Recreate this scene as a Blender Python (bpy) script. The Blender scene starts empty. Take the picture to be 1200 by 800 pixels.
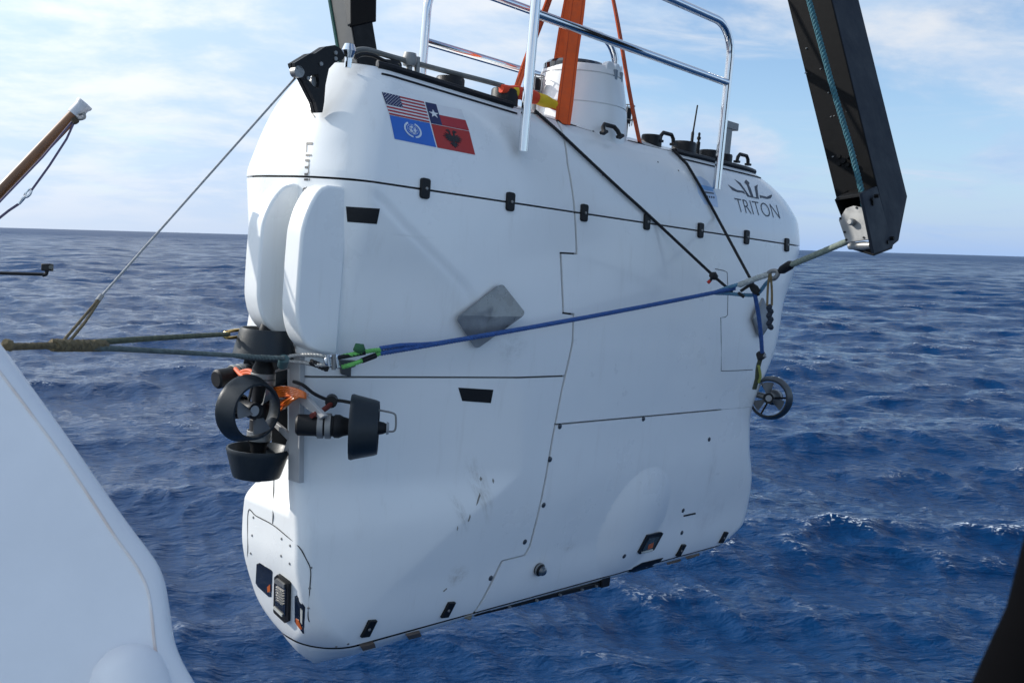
import bpy, bmesh, math, random
import numpy as np
from mathutils import Vector, Matrix
from mathutils.bvhtree import BVHTree

random.seed(7)
rng = np.random.default_rng(11)
scn = bpy.context.scene
COL = scn.collection
R = math.radians

# ------------------------------------------------------------------ camera
HC = 5.5                                   # eye height above the water
FOC = 1148.0                               # focal length in photo pixels (1200 wide)
roll = math.atan(34 / 1200)
pitch = math.atan(118 * math.cos(roll) / FOC)
f0 = np.array([0, math.cos(pitch), -math.sin(pitch)])
u0 = np.cross(np.array([1., 0, 0]), f0)
cR, sR = math.cos(roll), math.sin(roll)
CR = cR * np.array([1., 0, 0]) + sR * u0
CU = -sR * np.array([1., 0, 0]) + cR * u0
CF = f0
CPOS = np.array([0, 0, HC])
camd = bpy.data.cameras.new('camera')
cam = bpy.data.objects.new('camera', camd)
COL.objects.link(cam)
cam.matrix_world = Matrix(((CR[0], CU[0], -CF[0], 0), (CR[1], CU[1], -CF[1], 0),
                           (CR[2], CU[2], -CF[2], HC), (0, 0, 0, 1)))
camd.sensor_width = 36
camd.lens = FOC * 36 / 1200
camd.clip_start = 0.05
camd.clip_end = 90000
camd.dof.use_dof = True
camd.dof.focus_distance = 6.6
camd.dof.aperture_fstop = 7.0
scn.camera = cam
scn.render.resolution_x, scn.render.resolution_y = 1024, 682

# ------------------------------------------------------------------ light
SUN_AZ = R(-75)                            # measured from the view direction (+Y), negative to the left
SUN_EL = R(29)
sv = Vector((math.sin(SUN_AZ) * math.cos(SUN_EL), math.cos(SUN_AZ) * math.cos(SUN_EL), math.sin(SUN_EL)))
sd = bpy.data.lights.new('sun', 'SUN')
sd.energy = 2.0
sd.angle = R(0.53)
sd.color = (1.0, 0.955, 0.88)
so = bpy.data.objects.new('sun', sd)
COL.objects.link(so)
so.rotation_euler = sv.to_track_quat('Z', 'Y').to_euler()

world = bpy.data.worlds.new('World')
scn.world = world
world.use_nodes = True
wn, wl = world.node_tree.nodes, world.node_tree.links
wn.clear()


def nd(nodes, typ, **kw):
    n = nodes.new(typ)
    for k, v in kw.items():
        if hasattr(n, k):
            setattr(n, k, v)
        else:
            n.inputs[k.replace('_', ' ')].default_value = v
    return n


out = nd(wn, 'ShaderNodeOutputWorld')
bg = nd(wn, 'ShaderNodeBackground')
bg.inputs['Strength'].default_value = 0.08
sky = nd(wn, 'ShaderNodeTexSky')
sky.sky_type = 'NISHITA'
sky.sun_disc = False
sky.sun_elevation = SUN_EL
sky.sun_rotation = SUN_AZ
sky.altitude = 5
sky.air_density = 1.0
sky.dust_density = 0.25
sky.ozone_density = 3.5
tc = nd(wn, 'ShaderNodeTexCoord')
sep = nd(wn, 'ShaderNodeSeparateXYZ')
wl.new(tc.outputs['Generated'], sep.inputs[0])


def wmath(op, a, b=None, c=None, clamp=False):
    n = wn.new('ShaderNodeMath')
    n.operation = op
    n.use_clamp = clamp
    for i, v in enumerate((a, b, c)):
        if v is None:
            continue
        if isinstance(v, (int, float)):
            n.inputs[i].default_value = v
        else:
            wl.new(v, n.inputs[i])
    return n.outputs[0]


zc = wmath('MAXIMUM', sep.outputs['Z'], 0.0)
den = wmath('ADD', zc, 0.16)
px_ = wmath('DIVIDE', sep.outputs['X'], den)
py_ = wmath('DIVIDE', sep.outputs['Y'], den)
cmb = nd(wn, 'ShaderNodeCombineXYZ')
wl.new(px_, cmb.inputs[0])
wl.new(py_, cmb.inputs[1])


def wnoise(scale, detail, rough, dist, loc=(0, 0, 0), sc=(1, 1, 1), rot=0):
    m = wn.new('ShaderNodeMapping')
    m.inputs['Location'].default_value = loc
    m.inputs['Rotation'].default_value = (0, 0, rot)
    m.inputs['Scale'].default_value = sc
    wl.new(cmb.outputs[0], m.inputs[0])
    n = wn.new('ShaderNodeTexNoise')
    n.inputs['Scale'].default_value = scale
    n.inputs['Detail'].default_value = detail
    n.inputs['Roughness'].default_value = rough
    n.inputs['Distortion'].default_value = dist
    wl.new(m.outputs[0], n.inputs['Vector'])
    return n.outputs[0]


def wramp(v, lo, hi):
    m = wn.new('ShaderNodeMapRange')
    m.interpolation_type = 'SMOOTHSTEP'
    m.inputs['From Min'].default_value = lo
    m.inputs['From Max'].default_value = hi
    wl.new(v, m.inputs['Value'])
    return m.outputs[0]


n1 = wnoise(0.55, 9, 0.60, 0.4, (3.1, 1.2, 0))                       # soft cumulus and stratus patches
n2 = wnoise(0.9, 10, 0.62, 0.9, (0.4, 7.7, 0), (0.45, 1.5, 1), R(-28))  # wind-drawn cirrus
# the cloud bank is thicker on the sun's side of the sky
hz = wmath('SQRT', wmath('ADD', wmath('MULTIPLY', sep.outputs['X'], sep.outputs['X']),
                         wmath('MULTIPLY', sep.outputs['Y'], sep.outputs['Y'])))
sunside = wmath('DIVIDE', wmath('ADD', wmath('MULTIPLY', sep.outputs['X'], math.sin(SUN_AZ)),
                                wmath('MULTIPLY', sep.outputs['Y'], math.cos(SUN_AZ))), wmath('ADD', hz, 0.001))
bank = wmath('MULTIPLY', wmath('MAXIMUM', sunside, 0.0), 0.24)
c1 = wramp(wmath('ADD', n1, bank), 0.46, 0.60)
c2 = wramp(wmath('ADD', n2, wmath('MULTIPLY', bank, 0.5)), 0.48, 0.66)
cov = wmath('MAXIMUM', wmath('MULTIPLY', c1, 0.95), wmath('MULTIPLY', c2, 0.80))
n3 = wnoise(1.6, 8, 0.6, 0.2, (8, 2, 0))
shade = wramp(n3, 0.38, 0.64)
ccol = nd(wn, 'ShaderNodeMix', data_type='RGBA')
ccol.inputs[6].default_value = (3.3, 4.35, 5.7, 1)
ccol.inputs[7].default_value = (5.5, 5.65, 5.85, 1)
wl.new(shade, ccol.inputs[0])
mixs = nd(wn, 'ShaderNodeMix', data_type='RGBA')
wl.new(cov, mixs.inputs[0])
wl.new(sky.outputs[0], mixs.inputs[6])
# clouds towards the sun scatter more of its light forward
vd = wn.new('ShaderNodeVectorMath')
vd.operation = 'DOT_PRODUCT'
wl.new(tc.outputs['Generated'], vd.inputs[0])
vd.inputs[1].default_value = tuple(sv)
fwd = wmath('ADD', 0.92, wmath('MULTIPLY', wmath('POWER', wmath('MAXIMUM', vd.outputs['Value'], 0.0), 2.0), 0.75))
cg_ = wn.new('ShaderNodeVectorMath')
cg_.operation = 'SCALE'
wl.new(ccol.outputs[2], cg_.inputs[0])
wl.new(fwd, cg_.inputs['Scale'])
wl.new(cg_.outputs[0], mixs.inputs[7])
# pale sea haze low on the horizon
haze = wmath('MULTIPLY', wmath('POWER', wmath('SUBTRACT', 1.0, wmath('MINIMUM', zc, 1.0)), 10.0), 0.97)
mixh = nd(wn, 'ShaderNodeMix', data_type='RGBA')
wl.new(haze, mixh.inputs[0])
wl.new(mixs.outputs[2], mixh.inputs[6])
hcol = nd(wn, 'ShaderNodeMix', data_type='RGBA')
hcol.inputs[6].default_value = (2.25, 3.3, 5.25, 1)
hcol.inputs[7].default_value = (4.9, 5.3, 5.8, 1)
wl.new(wmath('MAXIMUM', sunside, 0.0), hcol.inputs[0])
wl.new(hcol.outputs[2], mixh.inputs[7])
wl.new(mixh.outputs[2], bg.inputs['Color'])
wl.new(bg.outputs[0], out.inputs[0])

scn.view_settings.view_transform = 'Standard'
scn.view_settings.look = 'None'
scn.view_settings.exposure = 1.08
scn.view_settings.gamma = 1.0
scn.render.engine = 'CYCLES'
scn.cycles.max_bounces = 6
scn.cycles.caustics_reflective = False
scn.cycles.caustics_refractive = False

# ------------------------------------------------------------------ helpers
TAG_KEYS = ('label', 'category', 'group', 'kind')


def tag(o, label=None, cat=None, group=None, kind=None):
    for k, v in zip(TAG_KEYS, (label, cat, group, kind)):
        if v:
            o[k] = v
    return o


class MB:
    """collects vertices and faces"""

    def __init__(self):
        self.v, self.f, self.m = [], [], []

    def add(self, verts, faces, mi=0):
        b = len(self.v)
        self.v += [tuple(map(float, p)) for p in verts]
        self.f += [tuple(b + i for i in f) for f in faces]
        self.m += [mi] * len(faces)
        return self

    def box(self, c, s, rot=None, mi=0):
        c = Vector(c)
        M = rot or Matrix.Identity(3)
        vs = [c + M @ Vector((x * s[0] / 2, y * s[1] / 2, z * s[2] / 2)) for x in (-1, 1) for y in (-1, 1) for z in (-1, 1)]
        return self.add(vs, [(0, 1, 3, 2), (4, 6, 7, 5), (0, 4, 5, 1), (2, 3, 7, 6), (0, 2, 6, 4), (1, 5, 7, 3)], mi)

    def grid(self, pts, mi=0, flip=False):
        pts = np.asarray(pts)
        n, m = pts.shape[:2]
        fs = []
        for i in range(n - 1):
            for j in range(m - 1):
                q = (i * m + j, i * m + j + 1, (i + 1) * m + j + 1, (i + 1) * m + j)
                fs.append(q[::-1] if flip else q)
        return self.add(pts.reshape(-1, 3), fs, mi)

    def tube(self, pts, r, n=8, closed=False, caps=True, mi=0):
        pts = [Vector(p) for p in pts]
        k = len(pts)
        rs = r if hasattr(r, '__len__') else [r] * k
        tang = []
        for i in range(k):
            if closed:
                t = pts[(i + 1) % k] - pts[i - 1]
            else:
                t = pts[min(i + 1, k - 1)] - pts[max(i - 1, 0)]
            tang.append(t.normalized())
        nrm = tang[0].orthogonal().normalized()
        rings = []
        for i in range(k):
            nrm = (nrm - tang[i] * nrm.dot(tang[i]))
            nrm = nrm.normalized() if nrm.length > 1e-6 else tang[i].orthogonal().normalized()
            b = tang[i].cross(nrm)
            rings.append([pts[i] + (nrm * math.cos(2 * math.pi * j / n) + b * math.sin(2 * math.pi * j / n)) * rs[i] for j in range(n)])
        vs = [p for ring in rings for p in ring]
        fs = []
        for i in range(k if closed else k - 1):
            i2 = (i + 1) % k
            for j in range(n):
                j2 = (j + 1) % n
                fs.append((i * n + j, i * n + j2, i2 * n + j2, i2 * n + j))
        if caps and not closed:
            fs.append(tuple(range(n - 1, -1, -1)))
            fs.append(tuple((k - 1) * n + j for j in range(n)))
        return self.add(vs, fs, mi)

    def lathe(self, prof, M=None, n=32, mi=0, closed=False):
        """prof: (radius, height) pairs turned about local Z, then moved by matrix M"""
        M = M or Matrix.Identity(4)
        vs, fs = [], []
        k = len(prof)
        for (r, h) in prof:
            for j in range(n):
                a = 2 * math.pi * j / n
                vs.append(M @ Vector((r * math.cos(a), r * math.sin(a), h)))
        for i in range(k if closed else k - 1):
            i2 = (i + 1) % k
            for j in range(n):
                j2 = (j + 1) % n
                fs.append((i * n + j, i * n + j2, i2 * n + j2, i2 * n + j))
        if not closed:
            if prof[0][0] > 1e-5:
                fs.append(tuple(range(n - 1, -1, -1)))
            if prof[-1][0] > 1e-5:
                fs.append(tuple((k - 1) * n + j for j in range(n)))
        return self.add(vs, fs, mi)

    def prism(self, poly, h0, h1, M=None, mi=0):
        """2-D polygon in local XY pushed from height h0 to h1"""
        M = M or Matrix.Identity(4)
        n = len(poly)
        vs = [M @ Vector((x, y, h0)) for x, y in poly] + [M @ Vector((x, y, h1)) for x, y in poly]
        fs = [tuple(range(n - 1, -1, -1)), tuple(range(n, 2 * n))]
        for i in range(n):
            j = (i + 1) % n
            fs.append((i, j, n + j, n + i))
        return self.add(vs, fs, mi)

    def mesh(self, name, mats, ang=35, fix=True):
        me = bpy.data.meshes.new(name)
        me.from_pydata(self.v, [], self.f)
        for mm in (mats if isinstance(mats, (list, tuple)) else [mats]):
            me.materials.append(mm)
        me.polygons.foreach_set('material_index', self.m)
        me.polygons.foreach_set('use_smooth', [True] * len(me.polygons))
        if fix:
            bm = bmesh.new()
            bm.from_mesh(me)
            bmesh.ops.remove_doubles(bm, verts=bm.verts, dist=1e-6)
            bmesh.ops.recalc_face_normals(bm, faces=bm.faces)
            bm.to_mesh(me)
            bm.free()
        me.set_sharp_from_angle(angle=R(ang))
        me.update()
        return me


def link(name, data, parent=None):
    o = bpy.data.objects.new(name, data)
    COL.objects.link(o)
    if parent:
        o.parent = parent
    return o


def bevel(o, w, seg=2):
    b = o.modifiers.new('bevel', 'BEVEL')
    b.width = w
    b.segments = seg
    b.limit_method = 'ANGLE'
    b.angle_limit = R(40)
    b.harden_normals = False
    return o


def wobj(name, mb, mat, base, parent=None, ang=35, bev=0):
    """object from world coordinates: a thing of its own (origin at base) or a part of an unrotated Empty standing at base"""
    base = Vector(base)
    mb.v = [tuple(Vector(p) - base) for p in mb.v]
    o = link(name, mb.mesh(name, mat, ang), parent)
    if parent is None:
        o.location = base
    if bev:
        bevel(o, bev)
    return o


def empty(name, loc):
    o = link(name, None)
    o.location = loc
    o.empty_display_size = 0.2
    return o


def at(u, v, d):
    """world point seen at photo pixel (u, v) at depth d metres along the view axis"""
    p = CPOS + d * (CF + CR * (u - 600) / FOC - CU * (v - 400) / FOC)
    return Vector(p)


def smooth_path(pts, n=8):
    """Catmull-Rom through the points"""
    P = [Vector(p) for p in pts]
    P = [P[0] * 2 - P[1]] + P + [P[-1] * 2 - P[-2]]
    o = []
    for i in range(1, len(P) - 2):
        for k in range(n):
            t = k / n
            o.append(0.5 * ((2 * P[i]) + (P[i + 1] - P[i - 1]) * t + (2 * P[i - 1] - 5 * P[i] + 4 * P[i + 1] - P[i + 2]) * t * t
                            + (3 * P[i] - P[i - 1] - 3 * P[i + 1] + P[i + 2]) * t ** 3))
    o.append(P[-2])
    return o


def rope_mb(pts, r, pitch=0.07, mb=None, strands=3, n=6):
    """laid rope: strands twisted round the path"""
    mb = mb or MB()
    pts = [Vector(p) for p in pts]
    # resample
    L = [0]
    for a, b in zip(pts, pts[1:]):
        L.append(L[-1] + (b - a).length)
    N = max(4, int(L[-1] / pitch * 7))
    N = min(N, 900)
    s = np.linspace(0, L[-1], N)
    arr = np.array(pts)
    q = np.stack([np.interp(s, L, arr[:, k]) for k in range(3)], 1)
    t = np.gradient(q, axis=0)
    t /= np.linalg.norm(t, axis=1)[:, None]
    ref = np.array([0.13, 0.21, 0.97])
    nn = np.cross(t, ref)
    nn /= np.linalg.norm(nn, axis=1)[:, None]
    bb = np.cross(t, nn)
    for k in range(strands):
        ph = 2 * math.pi * (s / pitch + k / strands)
        c = q + (nn * np.cos(ph)[:, None] + bb * np.sin(ph)[:, None]) * r * 0.5
        mb.tube([Vector(p) for p in c], r * 0.56, n)
    return mb


# ------------------------------------------------------------------ materials
MATS = {}


def mat(name, col, rough=0.5, metal=0.0, coat=0.0, var=0.06, vscale=6.0, bump=0.0, bscale=60.0, rvar=0.1, spec=0.5, col2=None):
    """painted / metal / cloth surface with slight procedural variation of colour, gloss and relief"""
    if name in MATS:
        return MATS[name]
    m = bpy.data.materials.new(name)
    m.use_nodes = True
    n, l = m.node_tree.nodes, m.node_tree.links
    p = n['Principled BSDF']
    p.inputs['Metallic'].default_value = metal
    p.inputs['Coat Weight'].default_value = coat
    p.inputs['Coat Roughness'].default_value = 0.08
    p.inputs['Specular IOR Level'].default_value = spec
    tcn = n.new('ShaderNodeTexCoord')
    ns = n.new('ShaderNodeTexNoise')
    ns.inputs['Scale'].default_value = vscale
    ns.inputs['Detail'].default_value = 7
    ns.inputs['Roughness'].default_value = 0.62
    l.new(tcn.outputs['Object'], ns.inputs['Vector'])
    mx = n.new('ShaderNodeMix')
    mx.data_type = 'RGBA'
    c = Vector(col)
    if col2 is None:
        a, b = c * (1 - var), c * (1 + var)
    else:
        a, b = c, Vector(col2)
    mx.inputs[6].default_value = (*a, 1)
    mx.inputs[7].default_value = (*[min(x, 1) for x in b], 1)
    rr = n.new('ShaderNodeMapRange')
    rr.inputs['From Min'].default_value = 0.3
    rr.inputs['From Max'].default_value = 0.7
    l.new(ns.outputs[0], rr.inputs['Value'])
    l.new(rr.outputs[0], mx.inputs[0])
    l.new(mx.outputs[2], p.inputs['Base Color'])
    r2 = n.new('ShaderNodeMapRange')
    r2.inputs['From Min'].default_value = 0.3
    r2.inputs['From Max'].default_value = 0.7
    r2.inputs['To Min'].default_value = max(0.02, rough - rvar)
    r2.inputs['To Max'].default_value = min(1, rough + rvar)
    l.new(ns.outputs[0], r2.inputs['Value'])
    l.new(r2.outputs[0], p.inputs['Roughness'])
    if bump:
        nb = n.new('ShaderNodeTexNoise')
        nb.inputs['Scale'].default_value = bscale
        nb.inputs['Detail'].default_value = 4
        l.new(tcn.outputs['Object'], nb.inputs['Vector'])
        bp = n.new('ShaderNodeBump')
        bp.inputs['Strength'].default_value = bump
        bp.inputs['Distance'].default_value = 0.01
        l.new(nb.outputs[0], bp.inputs['Height'])
        l.new(bp.outputs[0], p.inputs['Normal'])
    MATS[name] = m
    return m


BLACK = mat('black rubberised plastic', (0.007, 0.0075, 0.009), 0.5, var=0.2, spec=0.3, bump=0.15, bscale=120)
DKGREY = mat('dark blue grey plastic', (0.013, 0.019, 0.025), 0.42, var=0.15, spec=0.35, bump=0.1, bscale=90)
GAP = mat('dark joint', (0.01, 0.01, 0.011), 0.8)
CHROME = mat('polished stainless tube', (0.72, 0.74, 0.76), 0.10, metal=1, var=0.04, rvar=0.05)
STEEL = mat('brushed stainless plate', (0.30, 0.30, 0.295), 0.5, metal=.8, var=0.22, vscale=9, bump=0.1, bscale=150)
GREYMET = mat('dull grey metal', (0.25, 0.25, 0.245), 0.5, metal=0.6, var=0.2, bump=0.2)
GALV = mat('grey painted bracket', (0.36, 0.365, 0.37), 0.45, var=0.1)
ORANGE = mat('orange webbing', (0.62, 0.085, 0.012), 0.8, var=0.10, vscale=25, bump=0.4, bscale=250)
REDCLOTH = mat('red orange cloth', (0.75, 0.06, 0.015), 0.7, var=0.12, bump=0.3, bscale=60)
YELCLOTH = mat('yellow cloth', (0.80, 0.52, 0.02), 0.7, var=0.1, bump=0.3, bscale=60)
AMBER = mat('amber cable jacket', (0.75, 0.16, 0.02), 0.25, var=0.2, coat=0.5)
BLUEROPE = mat('blue rope', (0.035, 0.10, 0.30), 0.75, var=0.4, vscale=60, bump=0.5, bscale=300)
TEALROPE = mat('teal rope', (0.03, 0.12, 0.15), 0.75, var=0.4, vscale=60, bump=0.5, bscale=300)
PALEROPE = mat('pale rope', (0.42, 0.45, 0.44), 0.8, var=0.35, vscale=50, bump=0.5, bscale=300)
TANROPE = mat('weathered tan rope', (0.16, 0.12, 0.06), 0.85, var=0.45, vscale=40, bump=0.5, bscale=300)
GREENROPE = mat('bright green rope', (0.16, 0.50, 0.12), 0.7, var=0.3, vscale=60, bump=0.4, bscale=300)
BLKROPE = mat('black cord', (0.008, 0.008, 0.01), 0.7, var=0.3, vscale=60, bump=0.4, bscale=300)
GREYROPE = mat('grey steel wire rope', (0.34, 0.34, 0.33), 0.55, metal=0.4, var=0.3, vscale=60)


def hull_paint():
    """white gelcoat: faint waviness, thin run-off streaks and scuffs"""
    m = mat('white hull paint', (0.83, 0.84, 0.83), 0.30, coat=0.35, var=0.012, vscale=1.3, rvar=0.05)
    n, l = m.node_tree.nodes, m.node_tree.links
    p = n['Principled BSDF']
    tcn = [x for x in n if x.type == 'TEX_COORD'][0]
    base = p.inputs['Base Color'].links[0].from_socket
    mp = n.new('ShaderNodeMapping')
    mp.inputs['Scale'].default_value = (9, 9, 0.7)
    l.new(tcn.outputs['Object'], mp.inputs[0])
    ns = n.new('ShaderNodeTexNoise')
    ns.inputs['Scale'].default_value = 1.6
    ns.inputs['Detail'].default_value = 8
    ns.inputs['Roughness'].default_value = 0.7
    l.new(mp.outputs[0], ns.inputs['Vector'])
    rp = n.new('ShaderNodeMapRange')
    rp.inputs['From Min'].default_value = 0.56
    rp.inputs['From Max'].default_value = 0.82
    rp.inputs['To Max'].default_value = 0.20
    l.new(ns.outputs[0], rp.inputs['Value'])
    mx = n.new('ShaderNodeMix')
    mx.data_type = 'RGBA'
    mx.inputs[7].default_value = (0.42, 0.38, 0.31, 1)
    l.new(rp.outputs[0], mx.inputs[0])
    l.new(base, mx.inputs[6])
    # small scuff marks
    vs = n.new('ShaderNodeTexNoise')
    vs.inputs['Scale'].default_value = 14
    vs.inputs['Detail'].default_value = 6
    vs.inputs['Roughness'].default_value = 0.75
    l.new(tcn.outputs['Object'], vs.inputs['Vector'])
    rs = n.new('ShaderNodeMapRange')
    rs.inputs['From Min'].default_value = 0.70
    rs.inputs['From Max'].default_value = 0.78
    rs.inputs['To Max'].default_value = 0.35
    l.new(vs.outputs[0], rs.inputs['Value'])
    mx2 = n.new('ShaderNodeMix')
    mx2.data_type = 'RGBA'
    mx2.inputs[7].default_value = (0.30, 0.28, 0.25, 1)
    l.new(rs.outputs[0], mx2.inputs[0])
    l.new(mx.outputs[2], mx2.inputs[6])
    l.new(mx2.outputs[2], p.inputs['Base Color'])
    nb = n.new('ShaderNodeTexNoise')
    nb.inputs['Scale'].default_value = 1.7
    nb.inputs['Detail'].default_value = 2
    l.new(tcn.outputs['Object'], nb.inputs['Vector'])
    bp = n.new('ShaderNodeBump')
    bp.inputs['Strength'].default_value = 0.34
    bp.inputs['Distance'].default_value = 0.05
    l.new(nb.outputs[0], bp.inputs['Height'])
    l.new(bp.outputs[0], p.inputs['Normal'])
    return m


HULL = hull_paint()
SHIPPAINT = mat('white ship paint', (0.73, 0.74, 0.765), 0.42, var=0.04, vscale=3, bump=0.25, bscale=9)
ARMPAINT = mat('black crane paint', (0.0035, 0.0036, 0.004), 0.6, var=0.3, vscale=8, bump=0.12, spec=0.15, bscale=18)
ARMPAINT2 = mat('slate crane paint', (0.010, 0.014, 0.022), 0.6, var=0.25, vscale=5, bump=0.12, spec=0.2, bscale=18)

# ------------------------------------------------------------------ sea
def build_sea():
    a_d = np.linspace(-R(44), R(44), 720)
    a_r = np.linspace(R(44), 2 * math.pi - R(44), 110)[1:-1]
    ang = np.concatenate([a_d, a_r])
    nr = 1450
    rad = np.concatenate([[1.5], np.geomspace(4.0, 1500, nr), np.geomspace(1600, 60000, 40)])
    A, Rr = np.meshgrid(ang, rad)
    x0 = Rr * np.sin(A)
    y0 = Rr * np.cos(A)
    dx = np.zeros_like(x0); dy = np.zeros_like(x0); dz = np.zeros_like(x0); crest = np.zeros_like(x0)
    step = math.log(1500 / 4) / nr
    lam = np.geomspace(30, 0.22, 104)
    wind = R(252)                              # direction the sea runs, towards the viewer and a little right
    for i, L in enumerate(lam):
        th = wind + rng.normal(0, 0.5 if L > 2 else 0.75)
        k = 2 * math.pi / L
        amp = 0.0100 * L ** 0.80 if L > 4 else 0.0118 * L ** 0.90
        amp *= rng.uniform(0.6, 1.3)
        ph = rng.uniform(0, 2 * math.pi)
        far = L / (step * 2.4)                 # beyond this range the mesh is too coarse for the train
        nrow = int(np.searchsorted(rad, far))
        if nrow < 3:
            continue
        xs, ys, rs_ = x0[:nrow], y0[:nrow], Rr[:nrow]
        # slow bending of the crests so that no train runs dead straight
        bend = 1.1 * np.sin(xs * k * 0.11 + ph) + 1.1 * np.sin(ys * k * 0.09 - ph * 2)
        fade = np.clip(2 - 2 * rs_ / far, 0, 1)
        group = 0.55 + 0.45 * np.sin(xs * k * 0.083 + ph * 3) * np.sin(ys * k * 0.071 + ph * 1.7)
        arg = k * (xs * math.cos(th) + ys * math.sin(th)) + ph + bend
        w = amp * fade * group
        s, c = np.sin(arg), np.cos(arg)
        dz[:nrow] += w * s
        dx[:nrow] += w * c * math.cos(th)
        dy[:nrow] += w * c * math.sin(th)
        crest[:nrow] += w * k * s * (0.5 if L > 6 else (1 if L > .8 else .35))
    verts = np.stack([x0 + dx, y0 + dy, dz - Rr ** 2 / (2 * 6.371e6)], -1).reshape(-1, 3)
    n, m = A.shape
    idx = np.arange(n * m).reshape(n, m)
    nxt = np.roll(idx, -1, axis=1)
    quads = np.stack([idx[:-1], idx[1:], nxt[1:], nxt[:-1]], -1).reshape(-1, 4)
    me = bpy.data.meshes.new('sea')
    me.vertices.add(n * m)
    me.vertices.foreach_set('co', verts.ravel())
    me.loops.add(quads.size)
    me.loops.foreach_set('vertex_index', quads.ravel())
    me.polygons.add(len(quads))
    me.polygons.foreach_set('loop_start', np.arange(0, quads.size, 4))
    me.polygons.foreach_set('loop_total', np.full(len(quads), 4))
    me.polygons.foreach_set('use_smooth', np.ones(len(quads), bool))
    at_ = me.attributes.new('crest', 'FLOAT', 'POINT')
    at_.data.foreach_set('value', crest.ravel().astype(np.float32))
    me.update(calc_edges=True)
    me.validate()
    m_ = bpy.data.materials.new('open sea water')
    m_.use_nodes = True
    nn, l = m_.node_tree.nodes, m_.node_tree.links
    p = nn['Principled BSDF']
    p.inputs['IOR'].default_value = 1.333
    p.inputs['Roughness'].default_value = 0.06
    g = nn.new('ShaderNodeNewGeometry')
    # beyond the range where single wavelets can be told apart their slopes roughen the surface and hide part of it
    sp = nn.new('ShaderNodeVectorMath')
    sp.operation = 'LENGTH'
    l.new(g.outputs['Position'], sp.inputs[0])
    sr = nn.new('ShaderNodeMapRange')
    sr.inputs['From Min'].default_value = 10
    sr.inputs['From Max'].default_value = 120
    sr.inputs['To Min'].default_value = 0.25
    sr.inputs['To Max'].default_value = 0.04
    l.new(sp.outputs['Value'], sr.inputs['Value'])
    l.new(sr.outputs[0], p.inputs['Specular IOR Level'])

    def noise(scale, detail, sc, rot, dist=0.3, rough=0.6):
        mp = nn.new('ShaderNodeMapping')
        mp.inputs['Scale'].default_value = sc
        mp.inputs['Rotation'].default_value = (0, 0, rot)
        l.new(g.outputs['Position'], mp.inputs[0])
        x = nn.new('ShaderNodeTexNoise')
        x.inputs['Scale'].default_value = scale
        x.inputs['Detail'].default_value = detail
        x.inputs['Roughness'].default_value = rough
        x.inputs['Distortion'].default_value = dist
        l.new(mp.outputs[0], x.inputs['Vector'])
        return x.outputs[0]

    h1 = noise(0.22, 6, (0.6, 1.3, 1), R(24), 0.4, 0.60)
    h2 = noise(3.2, 6, (0.7, 1.4, 1), R(10), 0.6, 0.62)
    b1 = nn.new('ShaderNodeBump')
    b1.inputs['Strength'].default_value = 1.0
    b1.inputs['Distance'].default_value = 0.5
    l.new(h1, b1.inputs['Height'])
    b2 = nn.new('ShaderNodeBump')
    b2.inputs['Strength'].default_value = 0.8
    b2.inputs['Distance'].default_value = 0.085
    l.new(h2, b2.inputs['Height'])
    h3 = noise(10.0, 4, (0.7, 1.3, 1), R(-8), 0.5, 0.6)
    b3 = nn.new('ShaderNodeBump')
    b3.inputs['Strength'].default_value = 0.7
    b3.inputs['Distance'].default_value = 0.022
    l.new(h3, b3.inputs['Height'])
    l.new(b1.outputs[0], b2.inputs['Normal'])
    l.new(b2.outputs[0], b3.inputs['Normal'])
    l.new(b3.outputs[0], p.inputs['Normal'])
    # foam: on steep crests only, broken up into flecks
    atn = nn.new('ShaderNodeAttribute')
    atn.attribute_name = 'crest'
    f1 = noise(0.16, 4, (0.6, 1, 1), R(30))
    f2 = noise(5.5, 7, (0.8, 1.3, 1), R(20), 1.6, 0.72)

    def mth(op, a, b):
        x = nn.new('ShaderNodeMath')
        x.operation = op
        for i, v in enumerate((a, b)):
            if isinstance(v, (int, float)):
                x.inputs[i].default_value = v
            else:
                l.new(v, x.inputs[i])
        return x.outputs[0]

    def rng_(v, lo, hi):
        x = nn.new('ShaderNodeMapRange')
        x.inputs['From Min'].default_value = lo
        x.inputs['From Max'].default_value = hi
        l.new(v, x.inputs['Value'])
        return x.outputs[0]

    foam = mth('MULTIPLY', mth('MULTIPLY', rng_(atn.outputs['Fac'], 0.15, 0.50), rng_(f1, 0.44, 0.57)), rng_(f2, 0.535, 0.60))
    bc = nn.new('ShaderNodeMix')
    bc.data_type = 'RGBA'
    bc.inputs[6].default_value = (0.0003, 0.029, 0.100, 1)
    bc.inputs[7].default_value = (0.75, 0.80, 0.84, 1)
    l.new(foam, bc.inputs[0])
    l.new(bc.outputs[2], p.inputs['Base Color'])
    rr = nn.new('ShaderNodeMapRange')
    fr = nn.new('ShaderNodeMapRange')
    fr.inputs['From Min'].default_value = 15
    fr.inputs['From Max'].default_value = 900
    fr.inputs['To Min'].default_value = 0.035
    fr.inputs['To Max'].default_value = 0.33
    l.new(sp.outputs['Value'], fr.inputs['Value'])
    l.new(fr.outputs[0], rr.inputs['To Min'])
    rr.inputs['To Max'].default_value = 0.7
    l.new(foam, rr.inputs['Value'])
    l.new(rr.outputs[0], p.inputs['Roughness'])
    me.materials.append(m_)
    o = link('sea', me)
    tag(o, kind='structure')
    return o


build_sea()

# ------------------------------------------------------------------ submersible: hull frame
def raydir(u, v):
    return CF + CR * (u - 600) / FOC - CU * (v - 400) / FOC


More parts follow.
